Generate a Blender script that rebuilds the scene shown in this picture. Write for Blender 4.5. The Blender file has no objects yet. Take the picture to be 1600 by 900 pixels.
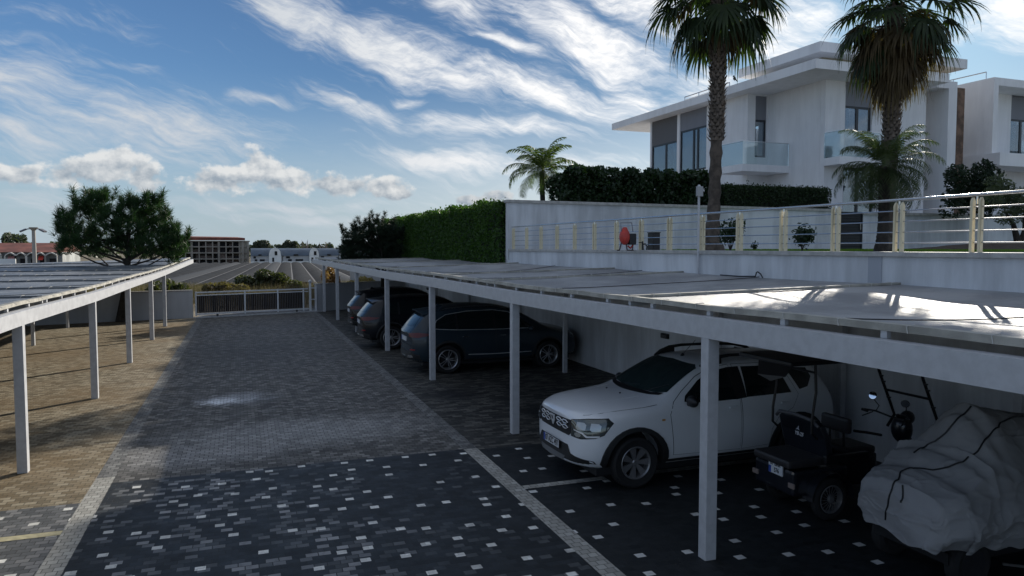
import bpy, bmesh, math, random
import numpy as np
from mathutils import Vector, Matrix
from mathutils.bvhtree import BVHTree
random.seed(7); rng = np.random.default_rng(7)
C = bpy.context.scene.collection
scene = bpy.context.scene
RAD = math.radians
# ------------------------------------------------------------------ camera
EYE = Vector((0, 0, 3.2))
PITCH, YAW, FPX = RAD(3.158), RAD(19.963), 1160.0
cam_d = bpy.data.cameras.new('camera'); cam = bpy.data.objects.new('camera', cam_d); C.objects.link(cam)
cam.location = EYE; cam.rotation_euler = (RAD(90)-PITCH, 0, -YAW)
cam_d.sensor_width = 36; cam_d.lens = 36*FPX/1600; cam_d.clip_start = .05; cam_d.clip_end = 9000
scene.camera = cam
scene.view_settings.view_transform = 'Standard'; scene.view_settings.look = 'None'
scene.view_settings.gamma = 1; scene.view_settings.use_curve_mapping = False
scene.view_settings.exposure = 0.24
# ------------------------------------------------------------------ sun
SUN_AZ, SUN_EL = RAD(48.5), RAD(19.3)
sd = bpy.data.lights.new('sun', 'SUN'); sd.energy = 5.0; sd.angle = RAD(.55); sd.color = (1, .93, .82)
so = bpy.data.objects.new('sun', sd); C.objects.link(so)
sun_dir = Vector((math.sin(SUN_AZ)*math.cos(SUN_EL), math.cos(SUN_AZ)*math.cos(SUN_EL), math.sin(SUN_EL)))
so.rotation_euler = (-sun_dir).to_track_quat('-Z', 'Y').to_euler(); so.location = sun_dir*60
# ------------------------------------------------------------------ pixel <-> world used for measuring
fw = Vector((math.sin(YAW)*math.cos(PITCH), math.cos(YAW)*math.cos(PITCH), -math.sin(PITCH)))
rt = Vector((math.cos(YAW), -math.sin(YAW), 0)); upv = rt.cross(fw)
def ray(x, y): return fw*FPX + rt*(x-800) + upv*(450-y)
def gz(x, y, z=0):
    d = ray(x, y); return EYE + d*((z-EYE.z)/d.z)
def gY(x, y, Y):
    d = ray(x, y); return EYE + d*(Y/d.y)
RA = RAD(.95)                                     # the right-hand plot is turned by .95 degrees
RM = Matrix.Rotation(RA, 4, 'Z'); RI = RM.inverted()
def R(u, v, z=0): return RM @ Vector((u, v, z))
def rV(x, y, v):
    d = RI @ ray(x, y); e = RI @ EYE; return e + d*(v/d.y)
def rU(x, y, u):
    d = RI @ ray(x, y); e = RI @ EYE; return e + d*(u/d.x)
# ------------------------------------------------------------------ world: Nishita sky and clouds by direction
W = bpy.data.worlds.new('World'); scene.world = W; W.use_nodes = True
nt = W.node_tree; nt.nodes.clear()
class NG:
    def __init__(s, t): s.t = t
    def n(s, ty, **k):
        o = s.t.nodes.new(ty)
        for a, b in k.items(): setattr(o, a, b)
        return o
    def l(s, a, b): s.t.links.new(a, b)
    def val(s, sock, v):
        if hasattr(v, 'is_output') or isinstance(v, bpy.types.NodeSocket): s.l(v, sock)
        else: sock.default_value = v
    def m(s, op, a, b=0.0, c=0.0, clamp=False):
        o = s.n('ShaderNodeMath', operation=op, use_clamp=clamp)
        s.val(o.inputs[0], a); s.val(o.inputs[1], b); s.val(o.inputs[2], c)
        return o.outputs[0]
    def comb(s, x, y, z=0.0):
        o = s.n('ShaderNodeCombineXYZ'); s.val(o.inputs[0], x); s.val(o.inputs[1], y); s.val(o.inputs[2], z); return o.outputs[0]
    def noise(s, vec, scale, detail=6, rough=.6, dist=0.0, lac=2.0):
        o = s.n('ShaderNodeTexNoise'); s.l(vec, o.inputs['Vector']); o.inputs['Scale'].default_value = scale
        o.inputs['Detail'].default_value = detail; o.inputs['Roughness'].default_value = rough
        o.inputs['Distortion'].default_value = dist; o.inputs['Lacunarity'].default_value = lac; return o.outputs[0]
    def ramp(s, fac, stops, interp='LINEAR'):
        o = s.n('ShaderNodeValToRGB'); r = o.color_ramp; r.interpolation = interp
        while len(r.elements) < len(stops): r.elements.new(.5)
        for e, (p, c) in zip(r.elements, stops):
            e.position = p; e.color = (c, c, c, 1) if not hasattr(c, '__len__') else (*c[:3], 1)
        s.val(o.inputs[0], fac); return o.outputs[0]
    def mix(s, fac, a, b, blend='MIX'):
        o = s.n('ShaderNodeMix', data_type='RGBA', blend_type=blend)
        s.val(o.inputs[0], fac)
        for i, v in ((6, a), (7, b)):
            if isinstance(v, bpy.types.NodeSocket): s.l(v, o.inputs[i])
            else: o.inputs[i].default_value = (*v[:3], 1)
        return o.outputs[2]
    def smooth(s, x, lo, hi):
        o = s.n('ShaderNodeMapRange', interpolation_type='SMOOTHSTEP'); s.val(o.inputs[0], x)
        s.val(o.inputs[1], lo); s.val(o.inputs[2], hi); return o.outputs[0]
g = NG(nt)
sky = g.n('ShaderNodeTexSky', sky_type='NISHITA'); sky.sun_disc = False; sky.sun_elevation = SUN_EL
sky.sun_rotation = SUN_AZ; sky.altitude = 0; sky.air_density = 1.0; sky.dust_density = .6; sky.ozone_density = 2.0
tc = g.n('ShaderNodeTexCoord'); sep = g.n('ShaderNodeSeparateXYZ'); g.l(tc.outputs['Generated'], sep.inputs[0])
dx, dy, dz = sep.outputs
az = g.m('ARCTAN2', dx, dy); el = g.m('ARCSINE', dz)
K = 57.2958
azd = g.m('MULTIPLY', az, K); eld = g.m('MULTIPLY', el, K)
def azel(x, y):
    d = ray(x, y).normalized(); return math.degrees(math.atan2(d.x, d.y)), math.degrees(math.asin(d.z))
SKY_TINT = (.60, .82, 1.08); SKY_CAP = (8.0, 9.2, 10.4); VEIL = .85; VEIL_C = (4.3, 5.2, 6.1); VEIL_S = (9.4, 9.5, 9.7)
CIR_C = (5.6, 6.0, 6.5); CIR_S = (10.6, 10.5, 10.4); CUM_D = (3.0, 3.5, 4.1); CUM_L = (7.6, 7.6, 7.5)
def azel(x, y):
    d = ray(x, y).normalized(); return math.degrees(math.atan2(d.x, d.y)), math.degrees(math.asin(d.z))
base = g.comb(azd, eld, 0.0)
wn = g.n('ShaderNodeTexNoise'); g.l(base, wn.inputs['Vector']); wn.inputs['Scale'].default_value = .16; wn.inputs['Detail'].default_value = 3
wsub = g.n('ShaderNodeVectorMath', operation='MULTIPLY_ADD'); g.l(wn.outputs['Color'], wsub.inputs[0]); wsub.inputs[1].default_value = (3.4, 3.4, 0); g.l(base, wsub.inputs[2])
ws = g.n('ShaderNodeSeparateXYZ'); g.l(wsub.outputs[0], ws.inputs[0])
wa_, we_ = g.m('SUBTRACT', ws.outputs[0], 1.7), g.m('SUBTRACT', ws.outputs[1], 1.7)
def streak(th, su, sv, seed, det):
    u = g.m('ADD', g.m('MULTIPLY', wa_, math.cos(th)*su), g.m('MULTIPLY', we_, math.sin(th)*su))
    v = g.m('SUBTRACT', g.m('MULTIPLY', we_, math.cos(th)*sv), g.m('MULTIPLY', wa_, math.sin(th)*sv))
    return g.noise(g.comb(u, v, seed), 1.0, det, .66, .35)
n1 = streak(RAD(-24), .13, .75, 1.3, 8); n2 = streak(RAD(-8), .22, 1.5, 7.7, 5)
nz = g.m('ADD', g.m('MULTIPLY', n1, .68), g.m('MULTIPLY', n2, .32))
def blob(x0, y0, x1, y1, wpx, amp, pw=1.4):
    """a streak of cirrus between two directions of the sky"""
    a0, e0 = azel(x0, y0); a1, e1 = azel(x1, y1)
    cx, cy = (a0+a1)/2, (e0+e1)/2; L = math.hypot(a1-a0, e1-e0)/2; th = math.atan2(e1-e0, a1-a0); w = wpx/1160*57.3
    mp = g.n('ShaderNodeMapping', vector_type='TEXTURE'); g.l(warped, mp.inputs[0])
    mp.inputs['Location'].default_value = (cx, cy, 0); mp.inputs['Rotation'].default_value = (0, 0, th); mp.inputs['Scale'].default_value = (L, w, 1)
    dt = g.n('ShaderNodeVectorMath', operation='DOT_PRODUCT'); g.l(mp.outputs[0], dt.inputs[0]); g.l(mp.outputs[0], dt.inputs[1])
    return g.m('MULTIPLY', g.m('EXPONENT', g.m('MULTIPLY', dt.outputs['Value'], -.8)), amp)
warped = g.comb(wa_, we_, 0.0)
BANDS = [(370,-30,560,55,42,1.0),(480,20,720,120,36,1.05),(560,90,880,150,26,.9),(700,110,1010,185,26,1.05),(-80,80,160,160,40,1.0),(20,170,420,225,46,.95),(180,160,440,215,26,.7),(-60,200,120,230,24,.8),
 (230,238,330,247,7,.8),(480,140,650,195,19,.95),(345,146,465,160,9,.85),(570,238,830,268,17,1.0),(610,190,920,206,16,.85),(780,-10,1040,110,48,.9),(640,-30,780,30,34,.75),
 (735,55,870,95,9,.95),(870,90,1000,130,14,.75),(880,-30,1110,40,46,.8),(1170,80,1300,10,70,.9),(1500,-20,1680,55,40,1.0),(1480,70,1520,55,10,.5),(-20,0,170,40,14,.55),(620,150,672,160,9,.8),(-20,54,50,64,6,.7),
 (150,92,260,110,7,.4),(200,318,640,322,9,.65),(300,335,640,345,12,.6),(0,300,200,330,22,.45),(940,130,1050,190,26,.7),(800,250,1000,262,14,.5),(500,205,560,212,6,.5),(1040,150,1180,130,50,.7)]
cir = None
for b in BANDS:
    o = blob(*b); cir = o if cir is None else g.m('MAXIMUM', cir, o)
high = g.m('MULTIPLY', g.smooth(eld, 27.0, 48.0), .75)
behind = g.m('MULTIPLY', g.smooth(g.m('ABSOLUTE', g.m('SUBTRACT', azd, 20.0)), 48.0, 80.0), .6)
cir = g.m('MAXIMUM', cir, g.m('MAXIMUM', high, behind))  # unseen cirrus overhead and behind the camera, added to brighten and neutralise the shade
cir0 = g.m('ADD', g.m('MULTIPLY', cir, .74), g.m('MULTIPLY', g.m('SUBTRACT', nz, .5), 1.9))
n4 = g.noise(g.comb(g.m('ADD', g.m('MULTIPLY', wa_, .55), g.m('MULTIPLY', we_, .25)), g.m('SUBTRACT', g.m('MULTIPLY', we_, 1.1), g.m('MULTIPLY', wa_, .30)), 11.0), 1.0, 7, .68)
cir = g.m('MULTIPLY', g.m('MULTIPLY', g.smooth(cir0, .10, .95), g.m('ADD', .30, g.m('MULTIPLY', n4, 1.5))), .95, clamp=True)
# cumulus: lumpy heaps low over the horizon
cb = g.comb(azd, g.m('MULTIPLY', eld, 1.2), 4.0)
bil = g.noise(cb, .5, 9, .55)
bil_up = g.noise(g.comb(g.m('ADD', azd, .35), g.m('ADD', g.m('MULTIPLY', eld, 1.2), .55), 4.0), .5, 7, .55)
fine = g.m('SUBTRACT', bil, .5)
BL = [(22,272,46,24,0),(150,270,82,28,0),(185,254,46,30,0),(222,276,40,30,0),(232,293,14,16,0),(100,274,36,22,0),(345,283,72,26,0),(408,264,48,36,0),(450,280,80,28,0),(395,276,80,26,0),
      (540,292,66,20,0),(600,290,52,28,0),(500,288,60,22,0),(775,306,30,14,0),(735,314,36,12,0),(620,305,30,10,0)]
cum = None
for (x, y, a, b_, _) in BL:
    A0, E0 = azel(x, y)
    mp = g.n('ShaderNodeMapping', vector_type='TEXTURE'); g.l(base, mp.inputs[0]); mp.inputs['Location'].default_value = (A0, E0, 0); mp.inputs['Scale'].default_value = (a*.86/1160*57.3, b_*.8/1160*57.3, 1)
    ln = g.n('ShaderNodeVectorMath', operation='LENGTH'); g.l(mp.outputs[0], ln.inputs[0])
    o = g.m('SUBTRACT', 1.0, ln.outputs['Value']); cum = o if cum is None else g.m('SMOOTH_MAX', cum, o, .3)
cs = g.m('ADD', g.m('MULTIPLY', cum, 1.0), g.m('MULTIPLY', fine, 2.7))
cum_a = g.m('MULTIPLY', g.smooth(cs, 0.06, .52), .88)
rel = g.m('MULTIPLY', g.m('SUBTRACT', bil, bil_up), 3.2)
e_lo = azel(150, 305)[1]; e_hi = azel(150, 250)[1]
lit = g.m('ADD', g.m('MULTIPLY', g.smooth(eld, e_lo, e_hi), .5), g.m('ADD', .22, rel), clamp=True)
lit = g.m('ADD', lit, g.m('MULTIPLY', g.smooth(cs, .6, .0), .22), clamp=True)
ccol = g.mix(lit, CUM_D, CUM_L)
veil = g.m('MULTIPLY', g.smooth(eld, 13.0, -1.0), g.m('ADD', .7, g.m('MULTIPLY', n2, .5)), clamp=True)
dsun = g.n('ShaderNodeVectorMath', operation='DOT_PRODUCT'); g.l(tc.outputs['Generated'], dsun.inputs[0]); dsun.inputs[1].default_value = sun_dir
near = g.m('POWER', g.smooth(dsun.outputs['Value'], .62, 1.0), 1.25)
skyt = g.mix(1.0, sky.outputs[0], SKY_TINT, 'MULTIPLY')
wide = g.smooth(dsun.outputs['Value'], .35, .99)
skyt = g.mix(wide, skyt, g.mix(1.0, skyt, (.36, .42, .46), 'MULTIPLY'))
cap = g.n('ShaderNodeVectorMath', operation='MINIMUM'); g.l(skyt, cap.inputs[0]); cap.inputs[1].default_value = SKY_CAP
c1 = g.mix(g.m('MULTIPLY', veil, VEIL), cap.outputs[0], g.mix(near, VEIL_C, VEIL_S))
c2 = g.mix(cir, c1, g.mix(near, CIR_C, CIR_S))
c3 = g.mix(cum_a, c2, ccol)
bg = g.n('ShaderNodeBackground'); g.l(c3, bg.inputs[0]); bg.inputs[1].default_value = .09
wo = g.n('ShaderNodeOutputWorld'); g.l(bg.outputs[0], wo.inputs[0])
W.cycles.sampling_method = 'MANUAL'; W.cycles.sample_map_resolution = 512

# ------------------------------------------------------------------ materials
MATS = {}
def mat(name, col, rough=.6, metal=0.0, var=0.0, vscale=6.0, bump=0.0, bscale=60.0, col2=None, spec=None, coat=0.0, trans=0.0, sub=None, det=5):
    if name in MATS: return MATS[name]
    m = bpy.data.materials.new(name); m.use_nodes = True; G = NG(m.node_tree)
    p = m.node_tree.nodes['Principled BSDF']
    p.inputs['Base Color'].default_value = (*col, 1); p.inputs['Roughness'].default_value = rough; p.inputs['Metallic'].default_value = metal
    if spec is not None: p.inputs['Specular IOR Level'].default_value = spec
    if coat: p.inputs['Coat Weight'].default_value = coat; p.inputs['Coat Roughness'].default_value = .04
    if trans: p.inputs['Transmission Weight'].default_value = trans
    t = G.n('ShaderNodeTexCoord')
    if var or col2:
        nz = G.noise(t.outputs['Object'], vscale, det, .6)
        c2 = col2 or tuple(max(0, c*(1-var)) for c in col); c1 = col if col2 else tuple(min(1, c*(1+var)) for c in col)
        cc = G.mix(G.smooth(nz, .35, .65), c2, c1); G.l(cc, p.inputs['Base Color'])
        rr = G.m('ADD', G.m('MULTIPLY', nz, .25), rough-.12); G.l(rr, p.inputs['Roughness'])
    if bump:
        b = G.n('ShaderNodeBump'); b.inputs['Strength'].default_value = bump; b.inputs['Distance'].default_value = .01
        G.l(G.noise(t.outputs['Object'], bscale, 5, .65), b.inputs['Height']); G.l(b.outputs[0], p.inputs['Normal'])
    MATS[name] = m; return m
def leafmat(name, c1, c2, vs=1.2, tl=.35, rough=.55):
    if name in MATS: return MATS[name]
    m = bpy.data.materials.new(name); m.use_nodes = True; G = NG(m.node_tree); T = m.node_tree
    p = T.nodes['Principled BSDF']; out = T.nodes['Material Output']
    t = G.n('ShaderNodeTexCoord'); nz = G.noise(t.outputs['Object'], vs, 4, .7)
    gi = G.n('ShaderNodeNewGeometry')
    f = G.m('ADD', G.m('MULTIPLY', G.smooth(nz, .35, .65), .5), G.m('MULTIPLY', gi.outputs['Random Per Island'], .5))
    cc = G.mix(f, c1, c2); G.l(cc, p.inputs['Base Color']); p.inputs['Roughness'].default_value = rough
    p.inputs['Specular IOR Level'].default_value = .35
    tr = G.n('ShaderNodeBsdfTranslucent'); G.l(G.mix(1.0, cc, (1.5, 1.7, .6), 'MULTIPLY'), tr.inputs[0])
    mx = G.n('ShaderNodeMixShader'); mx.inputs[0].default_value = tl
    G.l(p.outputs[0], mx.inputs[1]); G.l(tr.outputs[0], mx.inputs[2]); G.l(mx.outputs[0], out.inputs[0])
    MATS[name] = m; return m
def glassmat(name, tint=(.75, .85, .88), f0=.12):
    if name in MATS: return MATS[name]
    m = bpy.data.materials.new(name); m.use_nodes = True; G = NG(m.node_tree); T = m.node_tree; T.nodes.clear()
    out = G.n('ShaderNodeOutputMaterial'); tr = G.n('ShaderNodeBsdfTransparent'); tr.inputs[0].default_value = (*tint, 1)
    gl = G.n('ShaderNodeBsdfGlossy'); gl.inputs['Roughness'].default_value = .02; gl.inputs[0].default_value = (.95, .97, 1, 1)
    lw = G.n('ShaderNodeFresnel'); lw.inputs[0].default_value = 1.5
    mx = G.n('ShaderNodeMixShader'); G.l(G.m('ADD', G.m('MULTIPLY', lw.outputs[0], .8), f0, clamp=True), mx.inputs[0])
    G.l(tr.outputs[0], mx.inputs[1]); G.l(gl.outputs[0], mx.inputs[2]); G.l(mx.outputs[0], out.inputs[0])
    MATS[name] = m; return m
# weathered white paint / plaster with streaks
def plaster(name, col, streak=.12, rough=.85):
    if name in MATS: return MATS[name]
    m = bpy.data.materials.new(name); m.use_nodes = True; G = NG(m.node_tree); p = m.node_tree.nodes['Principled BSDF']
    t = G.n('ShaderNodeTexCoord'); mp = G.n('ShaderNodeMapping'); G.l(t.outputs['Object'], mp.inputs[0]); mp.inputs['Scale'].default_value = (1.6, 1.6, .25)
    a = G.noise(mp.outputs[0], 1.6, 6, .65); b = G.noise(t.outputs['Object'], .35, 3, .6)
    f = G.m('ADD', G.m('MULTIPLY', a, .5), G.m('MULTIPLY', b, .5))
    cc = G.mix(G.smooth(f, .38, .62), tuple(c*(1-streak*1.6) for c in col), col); G.l(cc, p.inputs['Base Color'])
    p.inputs['Roughness'].default_value = rough
    bp = G.n('ShaderNodeBump'); bp.inputs['Strength'].default_value = .25; bp.inputs['Distance'].default_value = .006
    G.l(G.noise(t.outputs['Object'], 45, 4, .6), bp.inputs['Height']); G.l(bp.outputs[0], p.inputs['Normal'])
    MATS[name] = m; return m
WHITE = plaster('white_plaster', (.72, .74, .77), .19)
HWHITE = plaster('house_plaster', (.84, .84, .85), .08)
GREYP = plaster('grey_panel', (.22, .23, .26), .05, .7)
COPING = mat('stone_coping', (.42, .41, .39), .7, var=.15, bump=.3)
STEEL = mat('painted_steel', (.50, .51, .53), .42, 0.0, var=.06, vscale=9, bump=.05)
CREAM = mat('cream_paint', (.70, .62, .43), .5, var=.05, vscale=4)
CHROME = mat('steel_tube', (.62, .62, .62), .22, 1.0)
DARK = mat('dark_frame', (.02, .024, .03), .35)
BLACK = mat('black_plastic', (.012, .013, .015), .45)
RUBBER = mat('rubber', (.013, .013, .014), .8, bump=.2, bscale=120)
# ------------------------------------------------------------------ mesh tools
def link(me, name, m=None, parent=None, smooth=False):
    if m is not None and len(me.materials) == 0:
        for q in (m if isinstance(m, (list, tuple)) else [m]): me.materials.append(q)
    if smooth: me.polygons.foreach_set('use_smooth', [True]*len(me.polygons))
    me.name = name
    o = bpy.data.objects.new(name, me); C.objects.link(o)
    if parent is not None:
        M = world_of(parent).inverted(); me.transform(M); o.parent = parent
    return o
def world_of(o):
    M = o.matrix_basis.copy(); q = o.parent
    while q is not None: M = q.matrix_basis @ M; q = q.parent
    return M
def base_at(o, p, rz=0.0):
    """put the object's own origin at p (and turn it), leaving the mesh where it is"""
    M = Matrix.Translation(p) @ Matrix.Rotation(rz, 4, 'Z'); o.data.transform(M.inverted()); o.matrix_basis = M; return o
def tag(o, label, cat, group=None):
    o['label'] = label; o['category'] = cat
    if group: o['group'] = group
    return o
def thing(name, label, cat, loc=(0, 0, 0), rz=0.0, group=None):
    o = bpy.data.objects.new(name, None); C.objects.link(o); o.empty_display_size = .2
    o.matrix_basis = Matrix.Translation(Vector(loc)) @ Matrix.Rotation(rz, 4, 'Z'); return tag(o, label, cat, group)
def struct(o): o['kind'] = 'structure'; return o
class MB:
    """collects shapes in world coordinates (F: frame function)"""
    def __init__(s, F=None): s.v = []; s.f = []; s.F = F
    def add(s, vs, fs):
        n = len(s.v)
        for q in vs: s.v.append(tuple(s.F(*q)) if s.F else tuple(q))
        for q in fs: s.f.append(tuple(i+n for i in q))
        return s
    def box(s, x0, y0, z0, x1, y1, z1):
        if x0 > x1: x0, x1 = x1, x0
        if y0 > y1: y0, y1 = y1, y0
        if z0 > z1: z0, z1 = z1, z0
        return s.add([(x0,y0,z0),(x1,y0,z0),(x1,y1,z0),(x0,y1,z0),(x0,y0,z1),(x1,y0,z1),(x1,y1,z1),(x0,y1,z1)],
              [(0,3,2,1),(4,5,6,7),(0,1,5,4),(1,2,6,5),(2,3,7,6),(3,0,4,7)])
    def wall(s, p, q, t, z0, z1):
        """upright slab from plan point p to q, thickness t to its left"""
        p = Vector(p[:2]); q = Vector(q[:2]); d = (q-p).normalized(); n = Vector((-d.y, d.x))*t
        c = [p, q, q+n, p+n]; return s.add([(a.x, a.y, z0) for a in c]+[(a.x, a.y, z1) for a in c],
              [(0,3,2,1),(4,5,6,7),(0,1,5,4),(1,2,6,5),(2,3,7,6),(3,0,4,7)])
    def bar(s, p, q, w, h=None, up=(0, 0, 1)):
        h = h or w; p = Vector(p); q = Vector(q); d = (q-p).normalized(); U = Vector(up)
        if abs(d.dot(U)) > .98: U = Vector((1, 0, 0))
        a = d.cross(U).normalized(); b = a.cross(d).normalized(); a *= w/2; b *= h/2
        c = [p-a-b, p+a-b, p+a+b, p-a+b, q-a-b, q+a-b, q+a+b, q-a+b]
        return s.add(c, [(0,3,2,1),(4,5,6,7),(0,1,5,4),(1,2,6,5),(2,3,7,6),(3,0,4,7)])
    def tube(s, pts, r, n=8, cap=True):
        pts = [Vector(p) for p in pts]; k = len(pts); rs = r if hasattr(r, '__len__') else [r]*k
        vs = []; U = None
        for i, p in enumerate(pts):
            d = (pts[min(i+1, k-1)]-pts[max(i-1, 0)]).normalized()
            if U is None: U = Vector((0, 0, 1)) if abs(d.z) < .9 else Vector((1, 0, 0))
            a = d.cross(U).normalized(); b = a.cross(d).normalized(); U = b
            for j in range(n):
                t = 2*math.pi*j/n; vs.append(p + a*math.cos(t)*rs[i] + b*math.sin(t)*rs[i])
        fs = [(i*n+j, i*n+(j+1) % n, (i+1)*n+(j+1) % n, (i+1)*n+j) for i in range(k-1) for j in range(n)]
        if cap: fs += [tuple(range(n-1, -1, -1)), tuple((k-1)*n+j for j in range(n))]
        return s.add(vs, fs)
    def prism(s, poly, z0, z1):
        n = len(poly); return s.add([(x, y, z0) for x, y in poly]+[(x, y, z1) for x, y in poly],
              [tuple(range(n-1, -1, -1)), tuple(range(n, 2*n))]+[(i, (i+1) % n, n+(i+1) % n, n+i) for i in range(n)])
    def ball(s, c, r, seg=12, rings=8, sc=(1, 1, 1)):
        vs = [(c[0], c[1], c[2]+r*sc[2])]
        for i in range(1, rings):
            a = math.pi*i/rings
            for j in range(seg):
                t = 2*math.pi*j/seg; vs.append((c[0]+r*sc[0]*math.sin(a)*math.cos(t), c[1]+r*sc[1]*math.sin(a)*math.sin(t), c[2]+r*sc[2]*math.cos(a)))
        vs.append((c[0], c[1], c[2]-r*sc[2])); fs = [(0, 1+j, 1+(j+1) % seg) for j in range(seg)]
        for i in range(rings-2): fs += [(1+i*seg+j, 1+(i+1)*seg+j, 1+(i+1)*seg+(j+1) % seg, 1+i*seg+(j+1) % seg) for j in range(seg)]
        b = 1+(rings-2)*seg; fs += [(b+j, len(vs)-1, b+(j+1) % seg) for j in range(seg)]
        return s.add(vs, fs)
    def lathe(s, M, prof, n=32, close=False):
        """profile (r, h) spun about M's z axis"""
        vs = []; k = len(prof)
        for (r, h) in prof:
            for j in range(n):
                t = 2*math.pi*j/n; vs.append(M @ Vector((r*math.cos(t), r*math.sin(t), h)))
        fs = [(i*n+j, i*n+(j+1) % n, (i+1)*n+(j+1) % n, (i+1)*n+j) for i in range(k-1) for j in range(n)]
        if close: fs += [((k-1)*n+j, (k-1)*n+(j+1) % n, (j+1) % n, j) for j in range(n)]
        return s.add(vs, fs)
    def build(s, name, m, parent=None, smooth=False, bev=0.0):
        me = bpy.data.meshes.new(name); me.from_pydata(s.v, [], s.f); me.update()
        bm = bmesh.new(); bm.from_mesh(me)
        bmesh.ops.recalc_face_normals(bm, faces=bm.faces)
        if bev: bmesh.ops.bevel(bm, geom=[e for e in bm.edges if len(e.link_faces) == 2 and e.calc_face_angle(0) > .6], offset=bev, segments=2, affect='EDGES', profile=.6, clamp_overlap=True)
        bm.to_mesh(me); bm.free()
        o = link(me, name, m, parent, False)
        if smooth: me.shade_smooth() if False else me.polygons.foreach_set('use_smooth', [True]*len(me.polygons)); 
        if smooth: me.set_sharp_from_angle(angle=RAD(38))
        return o
def quads(name, V, m, parent=None, k=4):
    """V: N x k x 3 array of leaf faces"""
    V = np.asarray(V, dtype=np.float32); n = V.shape[0]; me = bpy.data.meshes.new(name)
    me.vertices.add(n*k); me.vertices.foreach_set('co', V.reshape(-1)); me.loops.add(n*k)
    me.loops.foreach_set('vertex_index', np.arange(n*k, dtype=np.int32)); me.polygons.add(n)
    me.polygons.foreach_set('loop_start', np.arange(0, n*k, k, dtype=np.int32))
    me.update(calc_edges=True); me.validate(); return link(me, name, m, parent)
def leaves(P, size, aspect=2.0, rg=rng, nrm=None, spread=1.0):
    """random leaf quads (diamonds) at points P"""
    n = len(P); d = rg.normal(size=(n, 3)); 
    if nrm is not None: d = d*spread + nrm
    d /= np.linalg.norm(d, axis=1, keepdims=True)
    a = np.cross(d, rg.normal(size=(n, 3))); a /= np.linalg.norm(a, axis=1, keepdims=True)
    b = np.cross(d, a); s = size*rg.uniform(.6, 1.4, size=(n, 1))
    return np.stack([P-a*s*.5*aspect, P-b*s*.5, P+a*s*.5*aspect, P+b*s*.5], axis=1)
def text_mesh(txt, size, M, name, m, parent, thick=.001, bold=.0):
    cu = bpy.data.curves.new('lettering', 'FONT'); cu.body = txt; cu.size = size; cu.align_x = 'CENTER'; cu.align_y = 'CENTER'; cu.extrude = thick; cu.offset = bold
    cu.resolution_u = 3
    o = bpy.data.objects.new('lettering', cu); C.objects.link(o); dg = bpy.context.evaluated_depsgraph_get()
    me = bpy.data.meshes.new_from_object(o.evaluated_get(dg)); bpy.data.objects.remove(o); bpy.data.curves.remove(cu)
    me.transform(M); me.materials.clear(); return link(me, name, m, parent)
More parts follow.
